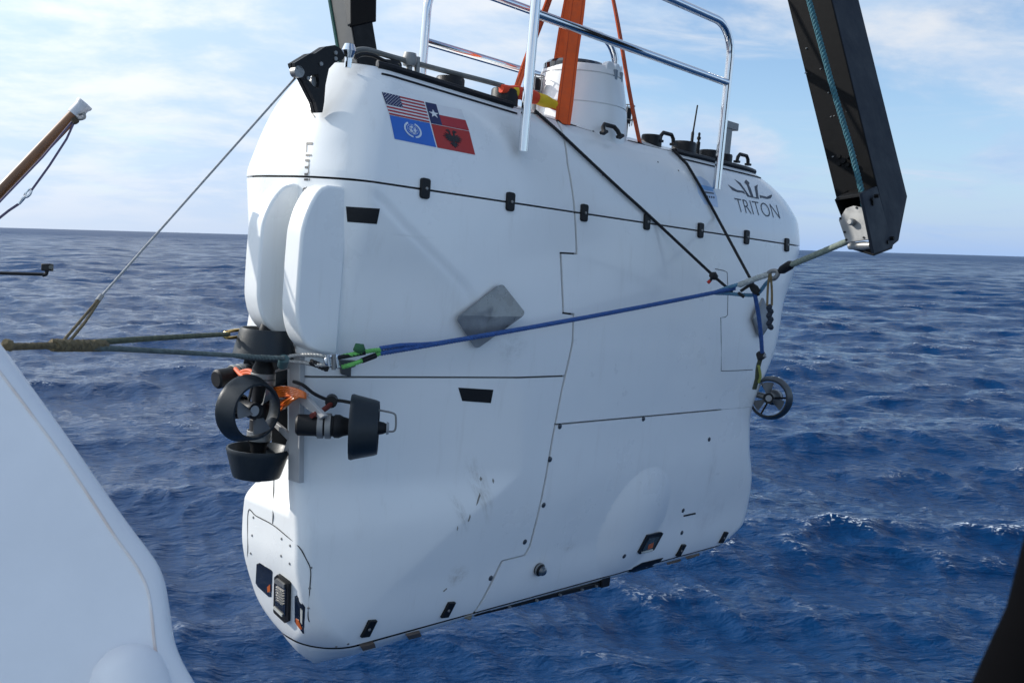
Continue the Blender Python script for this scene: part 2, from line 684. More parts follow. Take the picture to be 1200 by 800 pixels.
HX = raydir(1700, 403); HX /= np.linalg.norm(HX)
HY = raydir(-598, 200); HY = HY - (HY @ HX) * HX; HY /= np.linalg.norm(HY)
HZ = np.cross(HX, HY)
HO = CPOS + raydir(402, 207) * 5.5
HM = Matrix(((HX[0], HY[0], HZ[0], HO[0]), (HX[1], HY[1], HZ[1], HO[1]), (HX[2], HY[2], HZ[2], HO[2]), (0, 0, 0, 1)))
HMI = HM.inverted()
WID = 1.36
MID = WID / 2
BASE = Vector((2.6, MID, -3.2))            # under the keel, the origin of the submersible
SUB = link('submersible', None)
SUB.matrix_world = HM @ Matrix.Translation(BASE)
SUB.empty_display_size = 0.3
tag(SUB, 'white two-person deep-sea submersible hanging from orange slings above the water', 'submersible')


def sub(name, mb, m, parent=None, ang=35, bev=0, fix=True):
    """part of the submersible from hull coordinates"""
    mb.v = [tuple(Vector(p) - BASE) for p in mb.v]
    o = link(name, mb.mesh(name, m, ang, fix), parent or SUB)
    if bev:
        bevel(o, bev)
    return o


def pchip(xs, ys):
    xs, ys = np.array(xs, float), np.array(ys, float)
    h = np.diff(xs); d = np.diff(ys) / h
    m = np.zeros_like(xs)
    m[0], m[-1] = d[0], d[-1]
    for i in range(1, len(xs) - 1):
        if d[i - 1] * d[i] > 0:
            w1, w2 = 2 * h[i] + h[i - 1], h[i] + 2 * h[i - 1]
            m[i] = (w1 + w2) / (w1 / d[i - 1] + w2 / d[i])

    def f(x):
        x = np.clip(np.asarray(x, float), xs[0], xs[-1])
        i = np.clip(np.searchsorted(xs, x) - 1, 0, len(xs) - 2)
        t = (x - xs[i]) / h[i]
        return ((1 + 2 * t) * (1 - t) ** 2 * ys[i] + t * (1 - t) ** 2 * h[i] * m[i] + t * t * (3 - 2 * t) * ys[i + 1] + t * t * (t - 1) * h[i] * m[i + 1])
    return f


def sstep(e0, e1, x):
    t = np.clip((x - e0) / (e1 - e0), 0, 1)
    return t * t * (3 - 2 * t)


ZB, ZT = -2.88, 0.65
fT = pchip([-3.03, -3.00, -2.95, -2.88, -2.5, -2.0, -1.6, -1.2, -.95, -.7, -.4, 0, .2, .4, .55, .65], [.66, .54, .44, .35, .25, .145, .105, .06, .04, .035, .035, .045, .085, .155, .235, .33])


def fM(z):                                   # the hull hangs a little heeled: its foot swings towards the near side
    return MID + .068 * np.minimum(z, 0)


fX0 = pchip([-3.03, -2.95, -2.88, -2.65, -2.25, -2.0, -1, 0, .2, .4, .65], [.40, .27, .20, .11, .02, .02, 0, 0, .04, .11, .27])
fX1 = pchip([-3.03, -2.95, -2.88, -2.7, -2.3, -1.9, -1.6, -1.3, -.95, -.5, -.2, 0, .2, .4, .65], [4.6, 4.95, 5.06, 5.28, 5.17, 4.98, 4.93, 5.05, 5.26, 5.50, 5.74, 5.84, 5.84, 5.70, 5.30])
fRX0 = pchip([-3.03, -2.88, -2.65, -2.2, -1.95, -1.1, -.8, 0, .65], [.5, .28, .12, .08, .08, .10, .22, .28, .30])
fRY0 = pchip([-3.03, -2.88, -2.65, -2.2, -1.95, -1.1, -.8, 0, .65], [.5, .30, .14, .10, .10, .12, .35, .50, .45])
fRX1 = pchip([-3.2, -2.2, -1.2, -.5, 0, .65], [.5, .22, .22, .45, .6, .6])
fRY1 = pchip([-3.2, -2.2, -1.2, -.5, 0, .65], [.4, .22, .22, .40, .45, .38])
# how far along the side the scooped facet at the near end reaches, at each height
fXB = pchip([-3.1, -2.88, -2.6, -2.2, -1.8, -1.5, -1.17, -.9, -.57, -.3, -.02, .05], [.05, .20, .55, 1.11, 1.70, 1.66, 1.56, 1.30, .98, .58, .20, .1])
fKS = pchip([-3.1, -2.88, -2.6, -2.3, -1.9, -1.6, -1.2, -.5, 0], [.0, .015, .065, .125, .15, .17, .19, .19, .18])
XA, XB = 0.5, 5.0


def scoop(x, z):
    b = fXB(z) - x
    w = .02
    sp = w * np.logaddexp(0, b / w)
    return fKS(z) * sp


def S(q, z):
    """hull skin: q runs round the plan outline, z is height"""
    q, z = np.broadcast_arrays(np.asarray(q, float), np.asarray(z, float))
    t, x0, x1 = fT(z), fX0(z), fX1(z)
    rx0, ry0, rx1, ry1 = fRX0(z), fRY0(z), fRX1(z), fRY1(z)
    half = MID - t
    ry0 = np.minimum(ry0, half * .95); ry1 = np.minimum(ry1, half * .95)
    xa, xb = x0 + rx0, x1 - rx1
    X = np.zeros_like(z); Y = np.zeros_like(z)

    def put(mask, x, y):
        X[mask] = x[mask]; Y[mask] = y[mask]
    side = xa + (q - XA) * (xb - xa) / (XB - XA)
    put((q >= XA) & (q <= XB), side, -half)
    a = np.clip(XA - q, 0, 1) * math.pi / 2
    put((q < XA) & (q >= XA - 1), xa - rx0 * np.sin(a), -half + ry0 * (1 - np.cos(a)))
    e = np.clip(XA - 1 - q, 0, 1)
    put((q < XA - 1) & (q >= XA - 2), x0, (-half + ry0) * (1 - e) + (half - ry0) * e)
    a = np.clip(XA - 2 - q, 0, 1) * math.pi / 2
    put((q < XA - 2) & (q >= XA - 3), x0 + rx0 * (1 - np.cos(a)), half - ry0 * (1 - np.sin(a)))
    back = xa + (XA - 3 - q) * (xb - xa) / (XB - XA)
    put(q < XA - 3, back, half)
    a = np.clip(q - XB, 0, 1) * math.pi / 2
    put((q > XB) & (q <= XB + 1), xb + rx1 * np.sin(a), -half + ry1 * (1 - np.cos(a)))
    e = np.clip(q - XB - 1, 0, 1)
    put((q > XB + 1) & (q <= XB + 2), x1, (-half + ry1) * (1 - e) + (half - ry1) * e)
    a = np.clip(q - XB - 2, 0, 1) * math.pi / 2
    put((q > XB + 2) & (q <= XB + 3), xb + rx1 * np.cos(a), half - ry1 * (1 - np.sin(a)))
    back = xb - (q - XB - 3) * (xb - xa) / (XB - XA)
    put(q > XB + 3, back, half)
    # scooped facet, same on both sides
    d = scoop(X, z)
    Y = Y * (1 - d / np.maximum(half, .2))
    # rolled lip where the scoop begins
    Y = Y + np.sign(-Y) * .010 * np.exp(-((X - fXB(z)) / .055) ** 2) * sstep(-1.0, -.8, z) * sstep(.0, -.12, z)
    # raised oval blister low on the side
    du, dv = X - 3.20, z + 2.43
    cu, sn = math.cos(R(52)), math.sin(R(52))
    e1, e2 = (du * cu + dv * sn) / .50, (-du * sn + dv * cu) / .41
    rr = np.sqrt(e1 ** 2 + e2 ** 2)
    bl = .062 * np.clip(1 - rr ** 2, 0, 1) ** 1.15
    Y = Y - np.where(Y < 0, bl, -bl) * (np.abs(Y) > half * .6)
    # bay for the thruster frame in the near end
    bay = sstep(.0, .06, Y + half - d - .09) * sstep(-2.05, -1.72, z) * sstep(-1.0, -1.07, z)
    X = X + np.where(q < XA - .5, .30 * bay, 0) * np.clip((.65 - X) / .65, 0, 1)
    lift = .095 * sstep(.05, .65, z) * np.maximum(0, 1 - X / 2.6)
    lift = lift + np.minimum(z - ZB, 0) * .6 * np.maximum(0, 1 - X / 1.5)
    return np.stack([X, Y + fM(z), z + lift], -1)


def SN(q, z, e=2e-3):
    p = S(q, z)
    a = S(np.asarray(q) + e, z) - S(np.asarray(q) - e, z)
    b = S(q, np.asarray(z) + e) - S(q, np.asarray(z) - e)
    n = np.cross(a, b)
    n /= np.maximum(np.linalg.norm(n, axis=-1, keepdims=True), 1e-9)
    return n


def xq(x, z):
    """side position in metres to outline parameter"""
    xa = fX0(z) + fRX0(z); xb = fX1(z) - fRX1(z)
    return XA + (np.asarray(x) - xa) * (XB - XA) / (xb - xa)


# full skin for placing things on it
def hull_bvh():
    qs = np.concatenate([np.linspace(XA - 3, XA, 160), np.linspace(XA, XB, 260)[1:], np.linspace(XB, XB + 3, 90)[1:]])
    zs = np.linspace(-3.02, ZT, 260)
    Q, Z_ = np.meshgrid(qs, zs)
    mb = MB().grid(S(Q, Z_))
    return BVHTree.FromPolygons([Vector(p) for p in mb.v], mb.f)


BVH = hull_bvh()
_eye = HMI @ Vector(CPOS)


def hit(u, v):
    """hull point and outward normal seen at photo pixel (u, v)"""
    d = (HMI.to_3x3() @ Vector(raydir(u, v))).normalized()
    p, n, i, t = BVH.ray_cast(_eye, d)
    if p is None:                            # just past the outline: nearest skin to the sight line
        best = None
        for k in range(40):
            c = _eye + d * (4.5 + k * .16)
            q_, n_, _, ds = BVH.find_nearest(c)
            if best is None or ds < best[0]:
                best = (ds, q_, n_)
        p, n = best[1], best[2]
    return p, (n if n.dot(d) < 0 else -n)


def onplane(u, v, axis, val):
    """hull coordinates seen at photo pixel on the plane x, y or z = val"""
    d = HMI.to_3x3() @ Vector(raydir(u, v))
    t = (val - _eye[axis]) / d[axis]
    return _eye + d * t


def proj(p):
    w = np.array(HM @ Vector(p)) - CPOS
    zz = w @ CF
    return 600 + FOC * (w @ CR) / zz, 400 - FOC * (w @ CU) / zz


GAPW = .0065


def panel(zlo, zhi, ql, qr, nz, nq, edges='lrbt', name='hull_panel', cut=None):
    zl = zlo + (GAPW if 'b' in edges else 0)
    zh = zhi - (GAPW if 't' in edges else 0)
    zs = np.linspace(zl, zh, nz)
    zs = np.unique(np.concatenate([zs, [z + o for z in _vz for o in (-.006, 0, .006) if zl + .002 < z + o < zh - .002]]))
    nz = len(zs)
    lo, hi = ql(zs), qr(zs)
    lo = lo + (GAPW * 1.5 if 'l' in edges else 0)
    hi = hi - (GAPW * 1.5 if 'r' in edges else 0)
    s = np.linspace(0, 1, nq)
    Q = lo[:, None] + (hi - lo)[:, None] * s[None, :]
    Zg = np.repeat(zs[:, None], nq, 1)
    if cut is not None:                      # the joint closes to a hairline beyond this side position
        Xp = S(Q, Zg)[..., 0]
        k_ = sstep(cut[1], cut[1] + .02, Xp) * (GAPW - .0004)
        w_ = np.clip(1 - np.abs(Zg - cut[0]) / .05, 0, 1)
        Zg = Zg + np.where(Zg > cut[0], -1, 1) * k_ * w_
    P = S(Q, Zg)
    mb = MB().grid(P)
    N = SN(Q, Zg)
    Pin = P - N * .035
    for a, b in ((P[0], Pin[0]), (P[-1], Pin[-1]), (P[:, 0], Pin[:, 0]), (P[:, -1], Pin[:, -1])):
        mb.grid(np.stack([a, b]))
    mb.v = [tuple(Vector(p) - BASE) for p in mb.v]
    me = mb.mesh(name, HULL, 50, fix=False)
    nv = np.zeros((len(mb.v), 3))
    me.vertices.foreach_get('normal', nv.ravel())
    vn = np.array([tuple(v.normal) for v in me.vertices])
    vn[:nz * nq] = N.reshape(-1, 3)
    me.normals_split_custom_set_from_vertices([tuple(v) for v in vn])
    return link(name, me, SUB)


def const(v):
    return lambda z: np.full_like(np.asarray(z, float), v)


# joint across the middle of the side, with its two jogs, as side positions in metres
_vz = [ZB, -2.512, -2.508, -2.504, -2.50, -2.436, -2.036, -1.622, -1.27, -.927, -.728, -.722, -.684, -.300, -.294, -.1, .051, .321, .55, .65]
_vx = [1.50, 1.67, 1.69, 1.89, 1.91, 1.94, 1.961, 1.999, 2.033, 2.097, 2.089, 1.975, 1.972, 1.921, 2.097, 2.08, 2.06, 2.035, 2.07, 2.10]


def qv(z):
    return xq(np.interp(z, _vz, _vx), z)


def qvl(z):                                  # edge of the panels on the near-end side of the joint
    return xq(np.minimum(np.interp(z - .006, _vz, _vx), np.interp(z + .006, _vz, _vx)), z)


def qvr(z):                                  # edge of the panels on the far side of it
    return xq(np.maximum(np.interp(z - .006, _vz, _vx), np.interp(z + .006, _vz, _vx)), z)


def qvb(z):                                  # the same joint on the hidden side
    return 2 * XA - 3 - qv(z)


QF = XB + 1.5
QE = XB + 3 + (XB - qv(np.array(0.)))        # far-side joint reached the other way round


def qvf(z):
    return XB + 3 + (XB - qv(z))


panel(0, ZT, qvb, qvl, 46, 300)
panel(0, ZT, qvr, qvf, 46, 260)
ZM = -1.175
panel(ZM, 0, qvb, qvl, 90, 330)
panel(ZB, ZM, qvb, qvl, 110, 330)
panel(-1.53, 0, qvr, qvf, 90, 260, cut=(-1.53, 4.23))
panel(ZB, -1.53, qvr, qvf, 90, 260, cut=(-1.53, 4.23))
# keel below the bottom joint, closed underneath
qs = np.concatenate([np.linspace(XA - 3, XA, 120), np.linspace(XA, XB, 120)[1:], np.linspace(XB, XB + 3, 60)[1:], np.linspace(XB + 3, XB + 3 + XB - XA, 60)[1:-1]])
qs = np.append(qs, qs[0])


def ring(z, s=1.0, zz=None):
    p = S(np.where(qs > XB + 3, qs, qs), np.full_like(qs, z))
    c = np.array([2.6, float(fM(np.array(z))), 0])
    q = p.copy()
    q[:, 0] = c[0] + (p[:, 0] - c[0]) * s
    q[:, 1] = c[1] + (p[:, 1] - c[1]) * s
    if zz is not None:
        q[:, 2] = zz
    return q


kz = [ring(z) for z in np.linspace(ZB - GAPW, -3.028, 12)] + [ring(-3.028, s, ring(-3.028)[:, 2] * s + (1 - s) * -3.05) for s in (.9, .6, .2, 0.0)]
sub('keel', MB().grid(np.array(kz)), HULL, ang=60)
# deck skin with its crown
dk = [ring(ZT - .002, 1.0)] + [ring(ZT, s, ring(ZT)[:, 2] * s + (1 - s) * ZT + .085 * (1 - s ** 2)) for s in (.97, .9, .75, .5, .25, 0)]
sub('deck', MB().grid(np.array(dk)), HULL, ang=60)
# dark shell seen through the joints
ls = []
qs_l = qs
for z in np.linspace(-2.99, .6, 90):
    p_ = S(qs_l, np.full_like(qs_l, z))
    p_[:, 0] = 2.6 + (p_[:, 0] - 2.6) * (1 - .04 / 2.6)
    p_[:, 1] = float(fM(np.array(z))) + (p_[:, 1] - float(fM(np.array(z)))) * (1 - .04 / .6)
    ls.append(p_)
sub('inner_shell', MB().grid(np.array(ls)), GAP)

# ------------------------------------------------------------------ submersible: fittings on the skin
UPV = Vector((0, 0, 1))


def frame(p, n, up=UPV):
    n = Vector(n).normalized()
    y = up - n * up.dot(n)
    y.normalize()
    x = y.cross(n)
    return Matrix(((x.x, y.x, n.x, p[0]), (x.y, y.y, n.y, p[1]), (x.z, y.z, n.z, p[2]), (0, 0, 0, 1)))


def surf(u, v, lift=0.0, up=UPV):
    p, n = hit(u, v)
    return frame(p + n * lift, n, up)


def place(name, me, M, parent=None):
    o = link(name, me, parent or SUB)
    o.matrix_local = (Matrix.Translation(-BASE) @ M) if parent is None else M
    return o


def rrect(w, h, r, n=4):
    out = []
    for cx, cy, a0 in ((w / 2 - r, h / 2 - r, 0), (-w / 2 + r, h / 2 - r, 90), (-w / 2 + r, -h / 2 + r, 180), (w / 2 - r, -h / 2 + r, 270)):
        for k in range(n + 1):
            a = R(a0 + 90 * k / n)
            out.append((cx + r * math.cos(a), cy + r * math.sin(a)))
    return out


def fan(poly, lift=.003, rings=4, sink=.004, mb=None, mi=0, c=None):
    """thin plate that follows the hull inside a star-shaped outline given as seen points"""
    mb = mb or MB()
    poly = [Vector((p[0], p[1])) for p in poly]
    # split long edges
    pp = []
    for i, p in enumerate(poly):
        q = poly[(i + 1) % len(poly)]
        k = max(1, int((q - p).length / 8))
        pp += [p.lerp(q, j / k) for j in range(k)]
    cen = Vector(c) if c else sum(pp, Vector((0, 0))) / len(pp)
    rows = []
    for s in [0.001] + [(i + 1) / rings for i in range(rings)]:
        row = []
        for p in pp + pp[:1]:
            w = cen.lerp(p, s)
            h_, n_ = hit(w.x, w.y)
            row.append(h_ + n_ * lift)
        rows.append(row)
    edge = []
    for p in pp + pp[:1]:
        h_, n_ = hit(p.x, p.y)
        edge.append(h_ - n_ * sink)
    rows.append(edge)
    return mb.grid(np.array([[tuple(p) for p in r] for r in rows]), mi)


def skin(name, poly, m, lift=.003, parent=None, **k):
    return sub(name, fan(poly, lift, **k), m, parent, ang=40)


# rubbed, rust-tinged stains where fenders have touched the paint
def stain(u, v, lu, lv, rot, amount, col):
    p_, n_ = hit(u, v)
    n, l = HULL.node_tree.nodes, HULL.node_tree.links
    bs = n['Principled BSDF'].inputs['Base Color']
    prev = bs.links[0].from_socket
    tcn = [x for x in n if x.type == 'TEX_COORD'][0]
    sb = n.new('ShaderNodeVectorMath')
    sb.operation = 'SUBTRACT'
    l.new(tcn.outputs['Object'], sb.inputs[0])
    sb.inputs[1].default_value = tuple(Vector(p_) - BASE)
    mp = n.new('ShaderNodeMapping')
    mp.vector_type = 'TEXTURE'
    mp.inputs['Rotation'].default_value = (0, R(-rot), 0)
    mp.inputs['Scale'].default_value = (lu, .5, lv)
    l.new(sb.outputs[0], mp.inputs[0])
    ln = n.new('ShaderNodeVectorMath')
    ln.operation = 'LENGTH'
    l.new(mp.outputs[0], ln.inputs[0])
    r1 = n.new('ShaderNodeMapRange')
    r1.interpolation_type = 'SMOOTHSTEP'
    for k_, v_ in (('From Min', 1.0), ('From Max', .15), ('To Min', 0), ('To Max', 1)):
        r1.inputs[k_].default_value = v_
    l.new(ln.outputs['Value'], r1.inputs['Value'])
    ns = n.new('ShaderNodeTexNoise')
    ns.inputs['Scale'].default_value = 2.2
    ns.inputs['Detail'].default_value = 9
    ns.inputs['Roughness'].default_value = .72
    l.new(mp.outputs[0], ns.inputs['Vector'])
    r2 = n.new('ShaderNodeMapRange')
    for k_, v_ in (('From Min', .42), ('From Max', .66), ('To Min', 0), ('To Max', amount)):
        r2.inputs[k_].default_value = v_
    l.new(ns.outputs[0], r2.inputs['Value'])
    mu = n.new('ShaderNodeMath')
    mu.operation = 'MULTIPLY'
    l.new(r1.outputs[0], mu.inputs[0])
    l.new(r2.outputs[0], mu.inputs[1])
    mx = n.new('ShaderNodeMix')
    mx.data_type = 'RGBA'
    l.new(mu.outputs[0], mx.inputs[0])
    l.new(prev, mx.inputs[6])
    mx.inputs[7].default_value = (*col, 1)
    l.new(mx.outputs[2], bs)


stain(563, 572, .10, .34, 24, .55, (.34, .30, .24))
stain(540, 600, .05, .20, 30, .5, (.25, .23, .20))
stain(536, 674, .13, .10, 0, .5, (.36, .31, .23))
stain(835, 545, .08, .35, 5, .35, (.40, .38, .36))
stain(600, 405, .20, .16, 0, .4, (.40, .39, .37))
stain(667, 640, .10, .06, 0, .45, (.40, .36, .30))
stain(830, 600, .30, .30, 0, .25, (.42, .40, .40))

# latches along the upper joint
lb = MB().prism(rrect(.072, .125, .018), -.01, .02)
latch_me = lb.mesh('latch', BLACK)
sc_me = MB().lathe([(.0, .006), (.008, .005), (.011, 0), (.011, -.01)], n=10).mesh('screw', GREYMET)
for u, v in ((497, 221), (597, 236.5), (683.5, 249.5), (757, 260), (820, 270), (874, 278), (921, 287)):
    o = place('latch', latch_me, surf(u, v, 0, Vector((0.05, 0, 1))))
    bevel(o, .004)
    place('screw', sc_me, Matrix.Translation((.005, 0, .021)), o)
# small hasps on the bottom joint
hb = MB().prism([(-.05, -.05), (.02, -.06), (.055, .05), (-.012, .06)], -.01, .018).mesh('latch', BLACK)
for u, v in ((524, 713.5), (431, 735.5), (797, 644), (847, 629)):
    o = place('latch', hb, surf(u, v))
    bevel(o, .004)
    place('screw', sc_me, Matrix.Translation((0, 0, .019)), o)
# drain slots
skin('drain_slot', [(405.5, 242), (445, 244.5), (441.5, 262.5), (407, 260)], BLACK, .003)
skin('drain_slot', [(537, 454), (578, 456.5), (575, 472), (541.5, 469.5)], BLACK, .003)
# countersunk fasteners
bolt_me = MB().lathe([(0, .010), (.010, .009), (.019, .004), (.022, -.004)], n=14).mesh('bolt', mat('blue black fastener', (.03, .04, .055), .35))
for u, v in ((656, 499.5), (754, 490.5), (644.5, 538), (831, 514.5), (637, 591.5), (800.5, 597.8), (799, 623.8), (731.5, 651.3), (615, 634.5), (575, 677)):
    place('bolt', bolt_me, surf(u, v))
rivet_me = MB().lathe([(0, .005), (.007, .004), (.010, -.003)], n=8).mesh('rivet', GREYMET)
for u, v in ((297, 606), (295.5, 627), (294, 648), (330, 631), (340, 639), (329.5, 651), (339.5, 660), (364.5, 665), (363, 689), (361.5, 712), (394, 757), (408, 754), (706, 205), (771, 190), (701, 134), (795, 200)):
    try:
        place('rivet', rivet_me, surf(u, v))
    except ValueError:
        pass
skin('slot', [(801, 603.2), (815, 600.2), (815, 602), (801, 605)], BLACK, .003)
# bent metal plate held off the side over the crease
pl = [(531, 371), (541, 363), (560, 351), (571, 341), (583, 332.5), (588, 334), (606.5, 364), (606, 369), (590, 384), (575, 395), (558, 407), (553, 405.5), (532, 376)]


def standoff(u, v, gap):
    h_, n_ = hit(u, v)
    return h_ + Vector((0, -gap, 0)), n_


mbp = MB()
c1p, c2p, c3p, c4p = Vector((530, 371)), Vector((584, 331.5)), Vector((608, 367)), Vector((555, 408))
outl = rrect(1, 1, .10, 5)
lay_ = {}
for li, lay0 in enumerate((0.034, 0.027)):
    rows = []
    for sc_ in (.001, .2, .4, .6, .8, .93, 1.0):
        row = []
        for x_, y_ in outl + outl[:1]:
            s, t = .5 + x_ * sc_, .5 - y_ * sc_
            w = c1p.lerp(c2p, s).lerp(c4p.lerp(c3p, s), t)
            h_, n_ = hit(w.x, w.y)
            b_ = float(sstep(.38, .55, s))
            row.append(tuple(h_ + n_ * (lay0 + .034 * t * b_ + .012 * (1 - t) * (1 - b_))))
        rows.append(row)
    lay_[li] = np.array(rows)
    mbp.grid(lay_[li])
mbp.grid(np.stack([lay_[0][-1], lay_[1][-1]]))
plate = sub('metal_plate', mbp, mat('scuffed grey plate', (.26, .27, .275), .34, metal=.55, var=.4, vscale=3.5, rvar=.14, bump=.08), ang=60)
# far-end plate of the same kind, seen nearly edge on
mbp = MB()
fp = [onplane(u, v, 1, -.07) for u, v in ((895, 349), (884.5, 373), (892, 397), (906, 376))]
mbp.add([tuple(p) for p in fp] + [tuple(p + Vector((.0, .025, 0))) for p in fp], [(0, 1, 2, 3), (7, 6, 5, 4), (0, 4, 5, 1), (1, 5, 6, 2), (2, 6, 7, 3), (3, 7, 4, 0)])
sub('metal_plate', mbp, MATS['scuffed grey plate'], bev=.004)
# windows low in the near end
GLASSDK = mat('dark window acrylic', (.006, .006, .007), .06, var=.1, coat=1)
LENSORG = mat('orange lamp interior', (.55, .12, .02), .3, var=.3)
LAMPW = mat('pale lamp reflector', (.6, .6, .55), .25, var=.1)


def inset(poly, k):
    c = Vector((sum(p[0] for p in poly) / len(poly), sum(p[1] for p in poly) / len(poly)))
    return [tuple(c + (Vector(p) - c) * k) for p in poly]


W1 = [(300.8, 660.6), (304.4, 659), (318.2, 667.6), (319.5, 669.5), (318.2, 698.8), (315, 698.8), (302, 686.6), (299.8, 682.5)]
W2 = [(324.7, 674.4), (328, 671.6), (340, 680.5), (341.5, 682.5), (340.5, 726.4), (337, 727.7), (324.4, 716), (323.6, 714.2)]
W3 = [(345.5, 698), (348, 696.8), (356.5, 709), (357.7, 711), (356.4, 741.9), (355, 741.5), (345.5, 728)]
w = skin('window', W1, GLASSDK, .002, rings=5)
skin('lamp', [(313.5, 687), (317, 684), (317, 692), (314, 693.5)], LENSORG, .004, w, rings=2)
w = skin('lamp_housing', W2, BLACK, .022, rings=5)
skin('lens', inset(W2, .70), GLASSDK, .026, w, rings=4)
for k in range(6):
    y0_ = 684.5 + k * 3.0
    skin('louvre', [(328, y0_ - .3), (336.5, y0_ + 5.6), (336.5, y0_ + 6.8), (328, y0_ + .9)], STEEL, .034, w, rings=2)
skin('reflector', [(325.5, 707.5), (335.5, 717), (335.5, 719.5), (325.5, 710)], LAMPW, .034, w, rings=2)
skin('reflector', [(326.5, 677), (329, 675), (338, 682), (338, 686), (327, 680)], GREYMET, .034, w, rings=2)
w = skin('window', W3, GLASSDK, .002, rings=5)
skin('lamp', [(347, 724), (350.5, 726), (354.5, 736), (352.5, 737), (347.5, 730)], LENSORG, .005, w, rings=2)
skin('reflector', [(352.5, 712), (355, 715), (354.5, 731), (352.8, 728)], LAMPW, .005, w, rings=2)
# access plate round them, its joint drawn by its own edge
ap = MB()
path = [hit(u, v) for u, v in ((289.5, 664), (290.5, 640), (291, 598.5), (300, 604), (319.5, 614.5), (335, 627), (350, 640), (359, 655), (364, 668), (363, 690), (361, 720), (362.5, 728))]
ap.tube(smooth_path([p + n * .0 for p, n in path], 5), .0036, 5)
sub('panel_joint', ap, GAP)
path = [hit(u, v) for u, v in ((321, 562), (320.5, 580), (320, 600), (319.5, 613))]
sub('panel_joint', MB().tube(smooth_path([p for p, n in path], 5), .0034, 5), GAP)
for pp_ in (((838, 315), (848, 317), (852, 319), (853, 340), (852.5, 369), (850, 371.5), (844.5, 372), (845, 400), (845, 434.5)), ((845, 434.5), (865, 434), (882, 433))):
    path = [hit(u, v) for u, v in pp_]
    sub('panel_joint', MB().tube([p for p, n in path], .0034, 5), GAP)
# lower joint turning up into the end
# lamp port low on the side
P4 = [(757.5, 626), (774, 622.6), (776, 624), (765.5, 643), (763, 644.5), (748, 648), (746.8, 646)]
w = skin('lamp_housing', P4, BLACK, .014, rings=3)
skin('lens', inset(P4, .66), mat('greenish lamp glass', (.05, .06, .055), .12, var=.2), .017, w, rings=3)
skin('lamp', [(758, 637), (764, 634), (763, 640), (757, 642)], LENSORG, .019, w, rings=2)
skin('reflector', [(750, 645.2), (763, 641.8), (763.5, 643.4), (750, 646.8)], LAMPW, .019, w, rings=2)
skin('intake', [(735, 670), (742, 664.5), (752, 659), (777, 653), (773, 658), (765, 663.5), (752, 669)], BLACK, .004, rings=3)
# oblong scar of chipped gelcoat
CHIP = mat('chipped gelcoat', (.26, .24, .21), .7, var=.35, vscale=30)
for pts in (((562, 577), (563, 580), (560, 589), (558, 592), (559.2, 586)), ((550.6, 602), (551.4, 605), (549.2, 611), (548.2, 610)), ((536, 616), (536.8, 618), (535.8, 621.5), (535.2, 620)),
            ((577.5, 560), (579, 563), (578, 566), (576.8, 563)), ((563, 558), (565, 560.5), (563.5, 563.5), (562, 561)), ((519, 692), (523.5, 688.5), (523.8, 689.3), (520, 693))):
    skin('chip', pts, CHIP, .0025, rings=2)
# observation camera
M = surf(630.5, 666)
cb = place('camera_housing', MB().lathe([(.045, -.03), (.045, .03), (.038, .035), (.038, .042)], n=20).mesh('camera_housing', BLACK), M)
place('collar', MB().lathe([(.047, .010), (.050, .012), (.050, .024), (.047, .026)], n=20).mesh('collar', GREYMET), Matrix.Identity(4), cb)
place('dome', MB().lathe([(.037, .04), (.033, .058), (.022, .070), (0, .075)], n=18).mesh('dome', mat('camera dome glass', (.05, .07, .09), .05, coat=1)), Matrix.Identity(4), cb)

# ---- lettering and emblems, thin vinyl on the skin
def text_polys(s, size=1.0, thin=0.0):
    cu = bpy.data.curves.new('lettering', 'FONT')
    cu.body = s
    cu.size = size
    cu.resolution_u = 4
    cu.offset = thin
    o = bpy.data.objects.new('lettering', cu)
    COL.objects.link(o)
    dg = bpy.context.evaluated_depsgraph_get()
    me = o.evaluated_get(dg).to_mesh()
    vs = [tuple(v.co[:2]) for v in me.vertices]
    fs = [tuple(p.vertices) for p in me.polygons]
    o.to_mesh_clear()
    bpy.data.objects.remove(o)
    bpy.data.curves.remove(cu)
    return vs, fs


def lay_text(mb, s, org, ux, uy, width, height, lift=.003, thin=0):
    """org: where the baseline starts; ux, uy: where the baseline end and the cap top are (photo points)"""
    vs, fs = text_polys(s, 1.0, thin)
    x0 = min(v[0] for v in vs); x1 = max(v[0] for v in vs)
    y0 = min(v[1] for v in vs); y1 = max(v[1] for v in vs)
    o_, a, b = Vector(org), Vector(ux) - Vector(org), Vector(uy) - Vector(org)
    out_ = []
    for x, y in vs:
        w = o_ + a * ((x - x0) / (x1 - x0)) + b * ((y - y0) / (y1 - y0))
        h_, n_ = hit(w.x, w.y)
        out_.append(tuple(h_ + n_ * lift))
    mb.add(out_, fs)
    return mb


NAVY = mat('navy vinyl', (.008, .016, .035), .4)
GREYV = mat('grey vinyl', (.055, .057, .06), .5)
sub('lettering', lay_text(MB(), 'TRITON', (864.7, 248.2), (914.3, 256.5), (860.2, 232), 1, 1, thin=-.014), NAVY, fix=False)
mb = MB()
lay_text(mb, 'SV', (363.8, 110.5), (363.0, 139), (370, 110.5), 1, 1)
sub('lettering', mb, GREYV, fix=False)
mb = MB()
lay_text(mb, 'Limi', (359.2, 167), (356.6, 212), (366.6, 167), 1, 1)
sub('lettering', mb, GREYV, fix=False)
mb = MB()
lay_text(mb, 't', (355.4, 218.5), (355, 225), (361.4, 218.5), 1, 1)
sub('lettering', mb, GREYV, fix=False)


def zz(x, y):
    return (820 + x / 6.154, 180 + y / 6.154)


